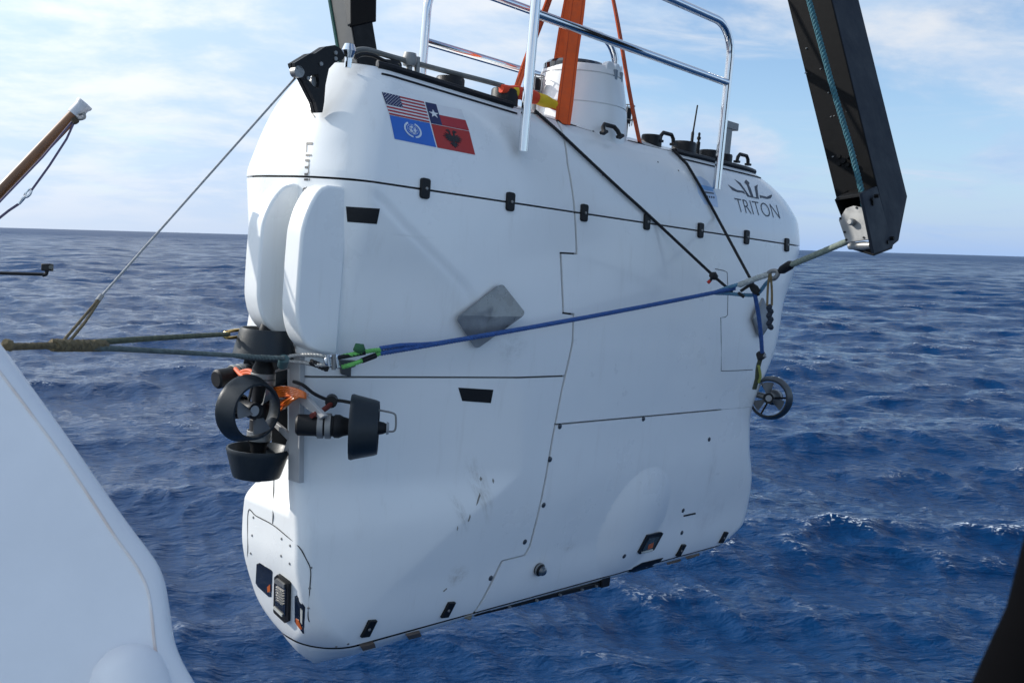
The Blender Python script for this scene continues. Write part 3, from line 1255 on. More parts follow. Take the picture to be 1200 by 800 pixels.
mb = MB()
for poly in ([(203, 226), (232, 252), (275, 265), (314, 271), (331, 294), (318, 283), (272, 279), (235, 264)],
             [(250, 186), (292, 213), (324, 258), (357, 306), (341, 299), (308, 252), (283, 220)],
             [(321, 208), (332, 189), (357, 211), (346, 213), (366, 252), (386, 312), (368, 308), (349, 256), (335, 214)],
             [(394, 237), (417, 224), (414, 252), (424, 320), (408, 318), (399, 262)],
             [(334, 294), (362, 306), (400, 315), (428, 322), (424, 328), (380, 319), (344, 311)],
             [(431, 300), (456, 311), (490, 314), (511, 309), (517, 296), (521, 306), (510, 323), (488, 328), (450, 319), (436, 322)]):
    fan([zz(*p) for p in poly], .003, 2, .002, mb)
sub('emblem', mb, NAVY, fix=False)
# round sticker cut by the fairing edge
STBG = mat('pale blue sticker', (.50, .62, .80), .4)
STB = mat('sky blue print', (.16, .38, .72), .4)
st = skin('sticker', [(814, 207.2), (821, 207), (829, 212.5), (836, 221.5), (840, 231), (841.5, 243), (826, 239.5), (818, 226)], STBG, .002, rings=3)
skin('print', [(820, 216.5), (833.5, 219.5), (835.5, 224.5), (822.5, 222)], STB, .004, st, rings=2)
skin('print', [(823.5, 224.3), (836, 226.2), (836.5, 227.6), (824, 225.8)], NAVY, .004, st, rings=2)
for k in range(5):
    x_ = 825.5 + k * 2.5
    skin('print', [(x_, 229 + k * .35), (x_ + 1.3, 229.2 + k * .35), (x_ + 1.5, 231.4 + k * .35), (x_ + .3, 231.2 + k * .35)], NAVY, .004, st, rings=1)

# ---- four flags
FL = dict(tl=(447.2, 108.2), tm=(497.2, 119.8), tr=(540.6, 128.6), lm=(456.3, 135), c=(504.2, 145), rm=(549.7, 154.3), bl=(462.2, 163), bm=(511.8, 173), br=(556.7, 181.7))
WHITEV = mat('white vinyl', (.74, .74, .74), .4)
REDV = mat('flag red', (.40, .018, .025), .4)
BLUEV = mat('flag navy', (.010, .018, .085), .4)
UNBLUE = mat('light blue flag', (.018, .13, .52), .4)
ALRED = mat('scarlet flag', (.42, .020, .012), .4)
SILV = mat('pale print', (.62, .68, .76), .4)
INK = mat('black print', (.01, .006, .006), .45)


def quad(a, b, c_, d):
    A, B_, C_, D = (Vector(FL[k]) for k in (a, b, c_, d))
    return lambda u, v: (A.lerp(B_, u)).lerp(D.lerp(C_, u), v)


def lay(mb, qf, poly, lift, rings=2):
    return fan([tuple(qf(*p)) for p in poly], lift, rings, .002, mb)


def rect(mb, qf, u0, v0, u1, v1, lift):
    nu, nv = max(2, int((u1 - u0) * 8)), max(2, int((v1 - v0) * 6))
    rows = []
    for i in range(nv + 1):
        row = []
        for j in range(nu + 1):
            w = qf(u0 + (u1 - u0) * j / nu, v0 + (v1 - v0) * i / nv)
            h_, n_ = hit(w.x, w.y)
            row.append(tuple(h_ + n_ * lift))
        rows.append(row)
    return mb.grid(np.array(rows))


def star(cx, cy, r, asp=1.5, r2=.4):
    return [(cx + r * (1 if k % 2 == 0 else r2) * math.sin(k * math.pi / 5) / asp, cy - r * (1 if k % 2 == 0 else r2) * math.cos(k * math.pi / 5)) for k in range(10)]


q = quad('tl', 'tm', 'c', 'lm')
flag = sub('flag', rect(MB(), q, 0, 0, .985, .975, .002), WHITEV, fix=False)
mb = MB()
for k in range(0, 13, 2):
    rect(mb, q, 0 if k > 6 else .41, k / 13 * .975, .985, (k + 1) / 13 * .975, .0035)
sub('stripes', mb, REDV, flag, fix=False)
sub('canton', rect(MB(), q, 0, 0, .41, 7 / 13 * .975, .004), BLUEV, flag, fix=False)
mb = MB()
for r_ in range(9):
    for c_ in range(6 if r_ % 2 == 0 else 5):
        lay(mb, q, star(.41 * (c_ + (.5 if r_ % 2 == 0 else 1)) / 6, .525 * (r_ + .7) / 9.4, .022, 1.8), .0055, 1)
sub('stars', mb, WHITEV, flag, fix=False)['kind'] = 'stuff'
q = quad('tm', 'tr', 'rm', 'c')
flag = sub('flag', rect(MB(), q, .015, 0, 1, .975, .002), WHITEV, fix=False)
sub('hoist_band', rect(MB(), q, .015, 0, .31, .975, .0035), BLUEV, flag, fix=False)
sub('lower_band', rect(MB(), q, .31, .49, 1, .975, .0035), REDV, flag, fix=False)
sub('star', lay(MB(), q, star(.165, .5, .20, 1.55), .0055, 2), WHITEV, flag, fix=False)
q = quad('lm', 'c', 'bm', 'bl')
flag = sub('flag', rect(MB(), q, 0, .0, .985, 1, .002), UNBLUE, fix=False)
mb = MB()


def arc_band(qf, cx, cy, r0, r1, a0, a1, n, asp=1.6, lift=.0045):
    rows = [[], []]
    for k in range(n + 1):
        a = R(a0 + (a1 - a0) * k / n)
        for i, r in enumerate((r0, r1)):
            w = qf(cx + r * math.sin(a) / asp, cy - r * math.cos(a))
            h_, n_ = hit(w.x, w.y)
            rows[i].append(tuple(h_ + n_ * lift))
    return np.array(rows)


for a0, a1 in ((25, 172), (188, 335)):
    mb.grid(arc_band(q, .5, .45, .265, .335, a0, a1, 16))
for r_ in (.06, .13, .20):
    mb.grid(arc_band(q, .5, .43, r_, r_ + .012, 0, 360, 24))
for a in range(0, 360, 45):
    mb.grid(arc_band(q, .5, .43, .02, .21, a, a + 5, 2))
for blob in ([(.46, .30), (.50, .28), (.52, .34), (.48, .40), (.45, .36)], [(.53, .40), (.57, .37), (.59, .46), (.56, .55), (.53, .50)], [(.43, .44), (.47, .42), (.50, .50), (.47, .58), (.44, .53)], [(.50, .55), (.55, .57), (.53, .62), (.50, .60)]):
    lay(mb, q, blob, .0045, 1)
sub('emblem', mb, SILV, flag, fix=False)
q = quad('c', 'rm', 'br', 'bm')
flag = sub('flag', rect(MB(), q, .015, .0, 1, 1, .002), ALRED, fix=False)
mb = MB()
lay(mb, q, [(.47, .36), (.53, .36), (.55, .50), (.53, .64), (.50, .70), (.47, .64), (.45, .50)], .0045)
for sg in (-1, 1):
    m_ = lambda pts: [(.5 + sg * x, y) for x, y in pts]
    lay(mb, q, m_([(0, .38), (.035, .28), (.03, .17), (.06, .11), (.105, .115), (.15, .165), (.095, .17), (.075, .22), (.08, .34), (.03, .42)]), .0045)
    for k in range(7):
        a = R(-36 + 17 * k)
        L_ = .225 - .022 * abs(k - 2)
        ca, sa = math.cos(a), math.sin(a) * 1.25
        bx, by = .03, .40 + .018 * k
        lay(mb, q, m_([(bx, by - .02), (bx + L_ * ca * .7, by + L_ * sa * .7 - .028), (bx + L_ * ca, by + L_ * sa), (bx + L_ * ca * .7, by + L_ * sa * .7 + .028), (bx, by + .03)]), .0045, 1)
    lay(mb, q, m_([(.02, .62), (.07, .66), (.115, .74), (.075, .72), (.06, .77), (.045, .70), (.01, .66)]), .0045, 1)
lay(mb, q, [(.47, .66), (.53, .66), (.565, .82), (.53, .79), (.50, .87), (.47, .79), (.435, .82)], .0045, 1)
sub('emblem', mb, INK, flag, fix=False)

# ------------------------------------------------------------------ submersible: pods, thrusters, frames
def yprism(poly_xz, y0, y1):
    """outline in the x-z plane, pushed along y"""
    M = Matrix(((1, 0, 0, 0), (0, 0, 1, 0), (0, 1, 0, 0), (0, 0, 0, 1)))
    return MB().prism(poly_xz, y0, y1, M)


pod = [(.16, -.045), (-.04, -.048), (-.12, -.082), (-.195, -.175), (-.243, -.29), (-.255, -.40), (-.255, -.70), (-.24, -.82), (-.195, -.925), (-.115, -1.0), (0, -1.035), (.16, -1.05)]
pod_s = [(p.x, p.y) for p in smooth_path([(x, z, 0) for x, z in pod[1:-1]], 4)]
pod_p = [pod[0]] + pod_s + [pod[-1]]
for y0, y1, k_, fx in ((.145, .305, .985, -.15), (.445, .605, .93, -.22)):
    o = sub('pod', yprism([(.16 + (x - .16) * (.16 - fx) / .415, z * k_) for x, z in pod_p], y0, y1), HULL, ang=60)
    bevel(o, .017, 3)


def axis_frame(p, d, up=UPV):
    z = Vector(d).normalized()
    if abs(z.dot(up)) > .9:
        up = Vector((1, 0, 0))
    x = up.cross(z).normalized()
    y = z.cross(x)
    return Matrix(((x.x, y.x, z.x, p[0]), (x.y, y.y, z.y, p[1]), (x.z, y.z, z.z, p[2]), (0, 0, 0, 1)))


CAP = mat('grey hub cap', (.30, .31, .32), .45, var=.15)
BLADE = mat('grey blade', (.10, .105, .11), .4, var=.15)


def make_thruster(p, d, r=.18, rn=.142, ln=.17, lm=.32, tail=.07, spin=0.0, guard=False):
    """electric thruster: motor can, two band clamps, struts, propeller and tapered nozzle; axis d runs from motor to nozzle"""
    M = axis_frame(p, d)
    mot = sub('thruster', MB().lathe([(.0, -lm - .012), (.050, -lm - .012), (.062, -lm), (.062, -lm + .10), (.066, -lm + .11), (.066, -lm + .13), (.060, -lm + .14),
                                      (.060, -.11), (.068, -.10), (.068, -.075), (.056, -.05), (.046, -.01), (.046, .06)], M, 28), BLACK)
    for z0 in (-.205, -.160):
        z0 = z0 * lm / .32
        sub('clamp', MB().lathe([(.0655, z0), (.074, z0), (.074, z0 + .034), (.0655, z0 + .034)], M, 28, closed=True), GREYMET, mot, bev=.002)
    sub('nozzle', MB().lathe([(r, -.012), (r + .004, 0), (r - .002, .02), (rn + .012, ln - .02), (rn + .004, ln), (rn - .008, ln), (rn - .012, ln - .02), (rn - .006, ln * .5), (r - .018, .0), (r - .008, -.012)], M, 48, closed=True), DKGREY, mot, ang=50)
    for k in range(3):
        a = spin + 2 * math.pi * k / 3 + .5
        a_, b_ = M @ Vector((.04 * math.cos(a), .04 * math.sin(a), .02)), M @ Vector(((r - .014) * math.cos(a), (r - .014) * math.sin(a), .02))
        sub('strut', MB().tube([a_, b_], .009, 6), BLACK, mot)
    hb = MB().lathe([(.048, .062), (.050, .10), (.045, ln - .02), (.034, ln + tail * .6), (.024, ln + tail), (0, ln + tail + .004)], M, 24)
    sub('propeller_hub', hb, BLACK, mot)
    for k in range(3):
        bl = MB()
        a0 = spin + 2 * math.pi * k / 3
        rows = []
        for i in range(6):
            f = i / 5
            rr_ = .045 + (rn - .022 - .045) * f
            wd = .55 - .12 * f
            tw = R(52 - 24 * f)
            row = []
            for j in range(5):
                g = (j / 4 - .5)
                a = a0 + g * wd * 1.9 * math.cos(tw)
                row.append(tuple(M @ Vector((rr_ * math.cos(a), rr_ * math.sin(a), .105 + g * .07 * math.sin(tw)))))
            rows.append(row)
        arr = np.array(rows)
        nz_ = np.array(M.to_3x3() @ Vector((0, 0, 1)))
        bl.grid(arr)
        bl.grid(arr + nz_ * .006, flip=True)
        for ea in (lambda q_: q_[0], lambda q_: q_[-1], lambda q_: q_[:, 0], lambda q_: q_[:, -1]):
            bl.grid(np.stack([ea(arr), ea(arr + nz_ * .006)]))
        sub('blade', bl, BLADE, mot, ang=50)
    sub('hub_cap', MB().lathe([(.0, ln + tail + .012), (.034, ln + tail + .010), (.038, ln + tail - .004)], M, 16), CAP, mot)
    if guard:
        pts = [M @ Vector(q_) for q_ in ((0, rn * .72, ln - .03), (0, .10, ln + .03), (0, .088, ln + .085), (0, .06, ln + .098), (0, -.01, ln + .095), (0, -.02, ln + .05))]
        sub('guard', MB().tube(smooth_path(pts, 5), .006, 6), GREYMET, mot)
    return mot


pu = onplane(310, 417, 1, .50)
make_thruster(pu, (0, 0, 1), .185, .145, .165, .27, tail=.045)
plw = onplane(304, 526, 1, .50)
plw.x, plw.y = pu.x, pu.y
make_thruster(plw, (0, 0, -1), .185, .135, .165, .18, tail=.02, spin=.4)
# column between the two
sub('thruster_column', MB().tube([pu + Vector((0, 0, -.12)), plw + Vector((0, 0, .10))], .052, 20), BLACK)
pb = onplane(287, 478, 1, .34)
make_thruster(pb, (.10, -1, -.02), .192, .158, .115, .17, tail=-.035, spin=.9)
pb2 = onplane(302, 436, 1, 1.0)
make_thruster(pb2, (1, .05, .12), .150, .118, .165, .30, tail=.0)
pc = onplane(413, 500, 1, -.06)
make_thruster(pc, (.76, -.65, .03), .188, .150, .150, .31, tail=.05, spin=.3, guard=True)
pd = onplane(903, 466, 1, -.08)
make_thruster(pd, (-.92, -.30, .05), .20, .17, .12, .30, tail=-.04, spin=math.pi / 2 + .15)
sub('thruster_arm', MB().tube([pd + Vector((.0, .05, .0)), pd + Vector((-.05, .15, .02)), Vector((4.8, .45, pd.z + .03))], .03, 10), GREYMET)

# frame that carries the near-end thrusters
def plate_x(poly_uv, x, th):
    P = [onplane(u, v, 0, x) for u, v in poly_uv]
    n = len(P)
    mb = MB()
    vs = [tuple(p) for p in P] + [tuple(p + Vector((th, 0, 0))) for p in P]
    fs = [tuple(range(n)), tuple(range(2 * n - 1, n - 1, -1))] + [(i, (i + 1) % n, n + (i + 1) % n, n + i) for i in range(n)]
    return mb.add(vs, fs)


fr = sub('mounting_frame', plate_x([(339, 414), (351.5, 416), (350.5, 566), (337.5, 562)], -.015, .035), GALV, bev=.004)
for poly in ([(316, 465), (351, 469), (351, 477), (316, 474)], [(318, 497), (322, 494), (339, 508), (339, 518)], [(349, 478), (351, 487), (336, 531), (331, 531)],
             [(316, 437), (322, 434), (340, 424), (340, 431)]):
    sub('brace', plate_x(poly, -.01, .022), GALV, fr, bev=.003)
sub('side_bracket', plate_x([(351, 461), (357, 464), (380, 487), (374, 491), (351, 472)], -.03, .03), GALV, bev=.003)
# cables
def upath(pts):
    return smooth_path([onplane(u, v, 1, y) for u, v, y in pts], 7)


def xpath(pts):
    return smooth_path([onplane(u, v, 0, x) for u, v, x in pts], 7)


for off in (0, 2.7, 5.4, 8.0, 10.5):
    sub('cable', MB().tube(xpath([(312, 459 + off, -.02), (322, 455 + off + .3 * (off % 2), -.06), (334, 453.5 + off * .95, -.07), (346, 456 + off * .75, -.075), (356, 460 + off * .5, -.05), (360, 463 + off * .4, .02)]), .0085, 8), AMBER)
for off in (0, 5):
    sub('cable', MB().tube(xpath([(318, 478 + off, -.05), (330, 474 + off, -.08), (342, 466 + off * .6, -.09), (353, 461 + off * .3, -.06)]), .0095, 8), AMBER)
for off in (0, 3):
    sub('cable', MB().tube(xpath([(276, 438 + off, .05), (284, 435 + off, -.05), (292, 434 + off, -.12), (300, 438 + off, -.16)]), .012, 8), mat('orange cable', (.60, .10, .02), .5))
sub('cable', MB().tube(upath([(326, 474, .42), (336, 468, .38), (346, 463, .34), (353, 459, .33)]), .010, 8), AMBER)
sub('cable', MB().tube(upath([(344, 447, .28), (355, 451, .20), (368, 461, .16), (384, 468, .12), (400, 469.5, .06), (414, 472, .0)]), .0105, 8), BLACK)
sub('cable', MB().tube(upath([(365, 487, .05), (376, 482, .07), (386, 475, .09), (391, 470, .12)]), .016, 8), mat('dark red cable', (.14, .022, .015), .5))
sub('cable', MB().tube(upath([(276, 432, .95), (284, 440, .8), (296, 444, .66), (306, 446, .62)]), .014, 8), mat('orange cable', (.60, .10, .02), .5))
sub('cable_clip', MB().tube([onplane(388, 471, 1, .09), onplane(389, 468, 1, .17)], .036, 14), BLACK)
sub('cable_clip', MB().tube([onplane(354, 462, 1, .30), onplane(357, 464, 1, .36)], .038, 14), BLACK)
# black fittings beside the side joint
skin('joint_block', [(397, 421), (416, 422), (415, 428), (410, 430), (409.5, 440.5), (399, 437.5), (398, 430)], mat('dark grey lug', (.06, .065, .07), .5), .02, rings=2)
# skid rail under the keel
k0, k1 = onplane(556, 718, 1, .20), onplane(709, 682, 1, .20)
d = (k1 - k0).normalized()
mb = MB().tube([k0, k1], .026, 4)
sk = sub('skid_rail', mb, BLACK, bev=.006)
sub('end_block', MB().box(k1 + Vector((-.03, 0, .02)), (.11, .07, .09)), BLACK, sk, bev=.008)
sub('end_block', MB().box(k0 + Vector((.06, 0, .015)), (.16, .06, .06)), BLACK, sk, bev=.008)
sub('foot', MB().box(onplane(547, 719, 1, .20) + Vector((0, 0, .02)), (.07, .07, .10), Matrix.Rotation(.4, 3, 'Y')), mat('khaki wedge', (.22, .19, .14), .6, var=.2), sk, bev=.008)
for f in (.22, .42, .6, .78, .9):
    sub('rail_bolt', MB().tube([k0.lerp(k1, f) + Vector((0, -.02, .0)), k0.lerp(k1, f) + Vector((0, -.040, .0))], .011, 8), GREYMET, sk)
KPAD = mat('brown keel pad', (.12, .09, .07), .7)
for u, v in ((484, 741), (430, 754), (790, 658), (812, 651)):
    skin('keel_pad', [(u - 9, v + 1), (u + 7, v - 3), (u + 9, v + 1), (u - 6, v + 5)], KPAD, .02, rings=2)

# ------------------------------------------------------------------ submersible: top side
for x0_, x1_ in ((.34, 1.62), (3.62, 5.0)):
    pts, pts2 = [], []
    for x in np.linspace(x0_, x1_, 40):
        p = S(xq(x, np.array(ZT)), np.array(ZT))
        pts.append(Vector(p) + Vector((0, .0, .004)))
        p2 = S(xq(x, np.array(ZT - .055)), np.array(ZT - .055))
        nn_ = Vector(SN(xq(x, np.array(ZT - .055)), np.array(ZT - .055)))
        pts2.append(Vector(p2) + Vector((0, -1, .5)).normalized() * .004)
    rmo = sub('deck_rim', MB().tube(pts, .028, 8), BLACK)
    sub('rim_strip', MB().tube(pts2, .007, 6), BLACK, rmo)


def deck_z(x):
    return ZT + .03 + .095 * max(0, 1 - x / 2.6)


def puck(u, v, r=.10, h=.10, y=.45):
    p = onplane(u, v, 1, y)
    z1 = p.z
    return sub('deck_pad', MB().lathe([(r, z1 - h - .1), (r * .97, z1 - .012), (r * .9, z1), (r * .5, z1 + .004), (0, z1 + .004)], Matrix.Translation((p.x, p.y, 0)), 24), BLACK)


for u, v, r in ((456, 72.5, .085), (528, 91, .10), (592, 105, .10), (764, 158.5, .09), (802, 166.5, .11), (832, 176.5, .10), (850, 181, .07)):
    puck(u, v, r)
# grab handles
def handle_mesh(w, h, r):
    pts = [(-w / 2, 0, 0), (-w / 2 + .01, 0, h * .6), (-w / 2 + .04, 0, h), (w / 2 - .04, 0, h), (w / 2 - .01, 0, h * .6), (w / 2, 0, 0)]
    mb = MB().tube(pts, r, 8)
    mb.box((-w / 2, 0, .0), (.05, .045, .02)).box((w / 2, 0, .0), (.05, .045, .02))
    return mb.mesh('grab_handle', BLACK)


hm = handle_mesh(.20, .075, .017)
for u, v, y in ((715, 156, None), (779, 166, .40), (868, 190, .42)):
    if y is None:
        p = onplane(u, v, 1, .225)
    else:
        p = onplane(u, v, 1, y)
    o = link('grab_handle', hm, SUB)
    o.matrix_local = Matrix.Translation(Vector(p) - BASE + Vector((0, -.02, -.01))) @ Matrix.Rotation(R(-28 if y is None else 0), 4, 'X')
# access tower
pt = onplane(681, 100, 1, MID)
cx, cy = pt.x, MID
zc_ = lambda v: onplane(681, v, 1, MID).z
zt = zc_(82)
Mt = Matrix.Translation((cx, cy, 0))


def tower_r(prof, n=64):
    return MB().lathe(prof, Mt, n)


z_b, z_j1, z_j2 = ZT - .02, zc_(128), zc_(92)
skirt = sub('tower_skirt', tower_r([(.43, z_b - .18), (.41, z_b - .04), (.398, z_b + .06), (.388, z_j1 - .03), (.383, z_j1 - .006), (.372, z_j1 - .004), (.372, z_j1 - .03)]), HULL, ang=50)
tower = sub('access_tower', tower_r([(.370, z_j1 - .02), (.370, z_j1 + .006), (.380, z_j1 + .006), (.372, z_j1 + .06), (.335, z_j2 - .006), (.326, z_j2 - .004), (.326, z_j2 - .03)]), HULL, ang=40)
mb = tower_r([(.322, z_j2 - .02), (.322, z_j2 + .006), (.332, z_j2 + .006), (.318, zt - .02), (.305, zt), (.27, zt), (.27, zt - .05), (.0, zt - .05)])
sub('tower_collar', mb, HULL, ang=40)
for a in (-60, -78, -96):
    M_ = Mt @ Matrix.Rotation(R(a), 4, 'Z')
    lobe = MB().prism([(-.05, -.06), (.05, -.06), (.045, .02), (.015, .045), (-.015, .045), (-.045, .02)], -.05, .02, M_ @ Matrix.Translation((.298, 0, zt - .005)) @ Matrix(((0, 0, 1, 0), (1, 0, 0, 0), (0, 1, 0, 0), (0, 0, 0, 1))))
    sub('collar_lobe', lobe, HULL, bev=.008)
for a in (-65, -83):
    M_ = Mt @ Matrix.Rotation(R(a - 4), 4, 'Z')
    sub('vent_slot', MB().box(M_ @ Vector((.328, 0, z_j2 + .0)), (.022, .035, .10), M_.to_3x3()), mat('grey vent insert', (.20, .25, .30), .4), bev=.003)
sub('hatch', MB().lathe([(.26, zt - .05), (.262, zt + .01), (.24, zt + .035), (.15, zt + .055), (0, zt + .06)], Matrix.Translation((cx - .06, cy + .02, 0)), 36), GLASSDK)
for u, v in ((735, 131), (628, 97)):
    p = onplane(u, v, 1, .78)
    c_ = sub('beacon', MB().lathe([(.035, p.z - .10), (.038, p.z - .05), (.038, p.z + .02), (.03, p.z + .03)], Matrix.Translation((p.x, p.y, 0)), 16), BLACK)
    cg = MB()
    for k in range(5):
        a = 2 * math.pi * k / 5
        q0 = Vector((p.x + .052 * math.cos(a), p.y + .052 * math.sin(a), p.z - .12))
        cg.tube([q0, q0 + Vector((.008 * math.cos(a), .008 * math.sin(a), .175))], .0045, 6)
    for zz_, rr_ in ((p.z + .05, .062), (p.z - .07, .053)):
        cg.tube([(p.x + rr_ * math.cos(2 * math.pi * k / 18), p.y + rr_ * math.sin(2 * math.pi * k / 18), zz_) for k in range(18)], .0045, 6, closed=True)
    cg.tube([(p.x, p.y, p.z - .5), (p.x, p.y, p.z - .09)], .02, 8)
    sub('cage', cg, GREYMET, c_)
# sling pockets
skin('sling_pocket', [(655, 133), (668, 139), (677, 146), (662, 143), (652, 137)], BLACK, .004, rings=2)
skin('sling_pocket', [(741, 155), (752, 160), (760, 164.5), (748, 163), (739, 158)], BLACK, .004, rings=2)
skin('fairlead', [(619, 126), (628, 127.5), (636, 130.5), (626, 130.5)], BLACK, .004, rings=2)
# handrails of bright tube
def rail(y, xa, xb, ztop, zlow, zfa, zfb, r=.034):
    rr_ = .26
    pts = [Vector((xa, y, zfa)), Vector((xa, y, ztop - rr_))]
    for k in range(1, 8):
        a = R(90 * k / 8)
        pts.append(Vector((xa + rr_ * (1 - math.cos(a)), y, ztop - rr_ * (1 - math.sin(a)))))
    pts.append(Vector((xa + rr_, y, ztop)))
    pts.append(Vector((xb - rr_, y, ztop)))
    for k in range(1, 8):
        a = R(90 * k / 8)
        pts.append(Vector((xb - rr_ * (1 - math.sin(a)), y, ztop - rr_ * (1 - math.cos(a)))))
    pts += [Vector((xb, y, ztop - rr_)), Vector((xb, y, zfb))]
    o = sub('handrail', MB().tube(pts, r, 16), CHROME, ang=60)
    sub('cross_rail', MB().tube([(xa, y, zlow), (xb, y, zlow)], r * .92, 16), CHROME, o, ang=60)
    return o


n0, n1 = onplane(614, 160, 1, .07), onplane(841, 208, 1, .07)
rail(.07, n0.x, n1.x, onplane(790, 1, 1, .07).z, onplane(745, 58.5, 1, .07).z, n0.z - .10, n1.z - .10)
yf = WID - .07
m0, m1 = onplane(495, 80, 1, yf), onplane(721, 85, 1, yf)
rail(yf, m0.x, m1.x, onplane(640, 19, 1, yf).z, onplane(570, 70, 1, yf).z, .4, .4)
# mast lamp, whip aerials
p = onplane(850, 176, 1, .62)
ml = sub('mast_lamp', MB().box(p + Vector((0, 0, .04)), (.10, .05, .34)), GREYMET, bev=.004)
sub('lamp_head', MB().box(p + Vector((.03, 0, .235)), (.22, .07, .07)), GREYMET, ml, bev=.006)
p = onplane(811, 164, 1, .5)
sub('aerial', MB().tube([p + Vector((0, 0, -.1)), p + Vector((0, 0, .06)), p + Vector((.005, 0, .08)), p + Vector((.03, 0, .31))], [.014, .014, .008, .007], 8), BLACK)
p = onplane(818, 172, 1, .5)
sub('aerial', MB().lathe([(.018, -.1), (.018, .04), (.01, .045), (.01, .06), (.018, .065), (.018, .085), (.01, .09), (.012, .12), (0, .13)], Matrix.Translation(p), 12), BLACK)
# hose and stanchions along the near end of the deck
hp = [onplane(u, v, 1, .42) for u, v in ((413, 66), (417, 60), (428, 58.5), (441, 61.5), (458, 66.5), (482, 73), (520, 83), (560, 93), (590, 101))]
sub('deck_hose', MB().tube(smooth_path(hp, 6), .018, 8), mat('grey hose', (.17, .165, .15), .6, var=.3))
hp = [onplane(u, v, 1, .40) for u, v in ((416, 68), (424, 64), (436, 65), (447, 70), (460, 76))]
sub('deck_hose', MB().tube(smooth_path(hp, 6), .013, 8), BLACK)
for (u, v, top) in ((480, 86, 70), (489, 89, 67)):
    a, b = onplane(u, v, 1, .42), onplane(u, top, 1, .42)
    s_ = sub('stanchion', MB().tube([a - Vector((0, 0, .1)), b], .02, 10), GREYMET)
    if top == 70:
        sub('knob', MB().lathe([(.0, -.045), (.04, -.04), (.05, 0), (.04, .04), (0, .045)], Matrix.Translation(b), 14), GREYMET, s_)
p = onplane(409, 60, 1, .40)
sub('shackle', MB().lathe([(.0, -.05), (.03, -.04), (.046, 0), (.03, .04), (0, .05)], Matrix.Translation(p), 16).tube([p, p + Vector((.0, 0, -.10))], .022, 10), CHROME)
# black roller bracket on the near end
bp = [(345, 74), (364, 62.5), (369, 63), (382, 54.5), (392.5, 53), (400, 57.5), (404.5, 66), (402, 70), (392, 74), (385.5, 81), (381.5, 100), (380, 120), (378, 132), (373, 132), (370, 120), (356, 92), (346, 78)]
hole = [(361, 93), (366, 88), (373, 87), (374.5, 97), (373, 104), (369, 103)]
YB = .36
for k, yy in enumerate((YB, YB + .04)):
    off = Vector((0, yy - YB, 0))
    P = [onplane(u, v, 1, YB) for u, v in bp]
    H = [onplane(u, v, 1, YB) for u, v in hole]
    bm = bmesh.new()
    ov = [bm.verts.new(p + off) for p in P]
    hv = [bm.verts.new(p + off) for p in H]
    es = [bm.edges.new((l_[i], l_[(i + 1) % len(l_)])) for l_ in (ov, hv) for i in range(len(l_))]
    bmesh.ops.triangle_fill(bm, use_beauty=True, edges=es)
    g = bmesh.ops.extrude_face_region(bm, geom=bm.faces[:])
    bmesh.ops.translate(bm, verts=[x for x in g['geom'] if isinstance(x, bmesh.types.BMVert)], vec=(0, .03, 0))
    bmesh.ops.recalc_face_normals(bm, faces=bm.faces)
    bmesh.ops.translate(bm, verts=bm.verts, vec=-BASE)
    me = bpy.data.meshes.new('roller_bracket')
    bm.to_mesh(me)
    bm.free()
    me.materials.append(BLACK)
    if k == 0:
        rb = link('roller_bracket', me, SUB)
    else:
        link('cheek_plate', me, rb)
p = onplane(351, 84, 1, YB)
sub('roller', MB().tube([p + Vector((0, .0, 0)), p + Vector((0, .05, 0))], .034, 18), STEEL, rb)
sub('roller', MB().tube([onplane(370, 96, 1, YB + .03), onplane(370, 96, 1, YB + .03) + Vector((0, .06, 0))], .03, 16), STEEL, rb)
sub('top_web', MB().box(onplane(366, 68, 1, YB + .055), (.17, .10, .03), Matrix.Rotation(-.55, 3, 'Y')), BLACK, rb, bev=.004)
for u, v in ((393, 62), (393, 69), (376, 75), (361, 92)):
    p = onplane(u, v, 1, YB)
    sub('bolt', MB().tube([p, p + Vector((0, -.008, 0))], .012, 8), GREYMET, rb)


def H2W(p):
    return HM @ Vector(p)


# ------------------------------------------------------------------ lifting slings
def strap(name, a, b, wvec, w, th, base_label):
    """flat webbing between two world points"""
    a, b = Vector(a), Vector(b)
    dd = (b - a).normalized()
    wv = (Vector(wvec) - dd * Vector(wvec).dot(dd)).normalized()
    nv = dd.cross(wv)
    mb = MB()
    N = 40
    rows = []
    for i in range(N + 1):
        f = i / N
        c = a.lerp(b, f) + nv * (.006 * math.sin(f * 9))
        ww = w * (1 + .04 * math.sin(f * 17))
        rows.append([tuple(c + wv * ww * s / 2 + nv * th * t / 2) for s, t in ((-1, -1), (-.98, -1), (.98, -1), (1, -1), (1, 1), (.98, 1), (-.98, 1), (-1, 1), (-1, -1))])
    mb.grid(np.array(rows))
    o = wobj(name, mb, ORANGE, a)
    for s in (-.32, .32):
        sm = MB()
        for sg in (-1, 1):
            sm.tube([a.lerp(b, k / 20) + nv * (.006 * math.sin(k / 20 * 9) + sg * th * .52) + wv * w * s for k in range(21)], .0018, 5)
        st_ = wobj('stitching', sm, mat('dark orange stitching', (.34, .035, .006), .8), a, o)
        st_.location = (0, 0, 0)
    tag(o, base_label, 'sling', 'orange lifting slings')
    return o


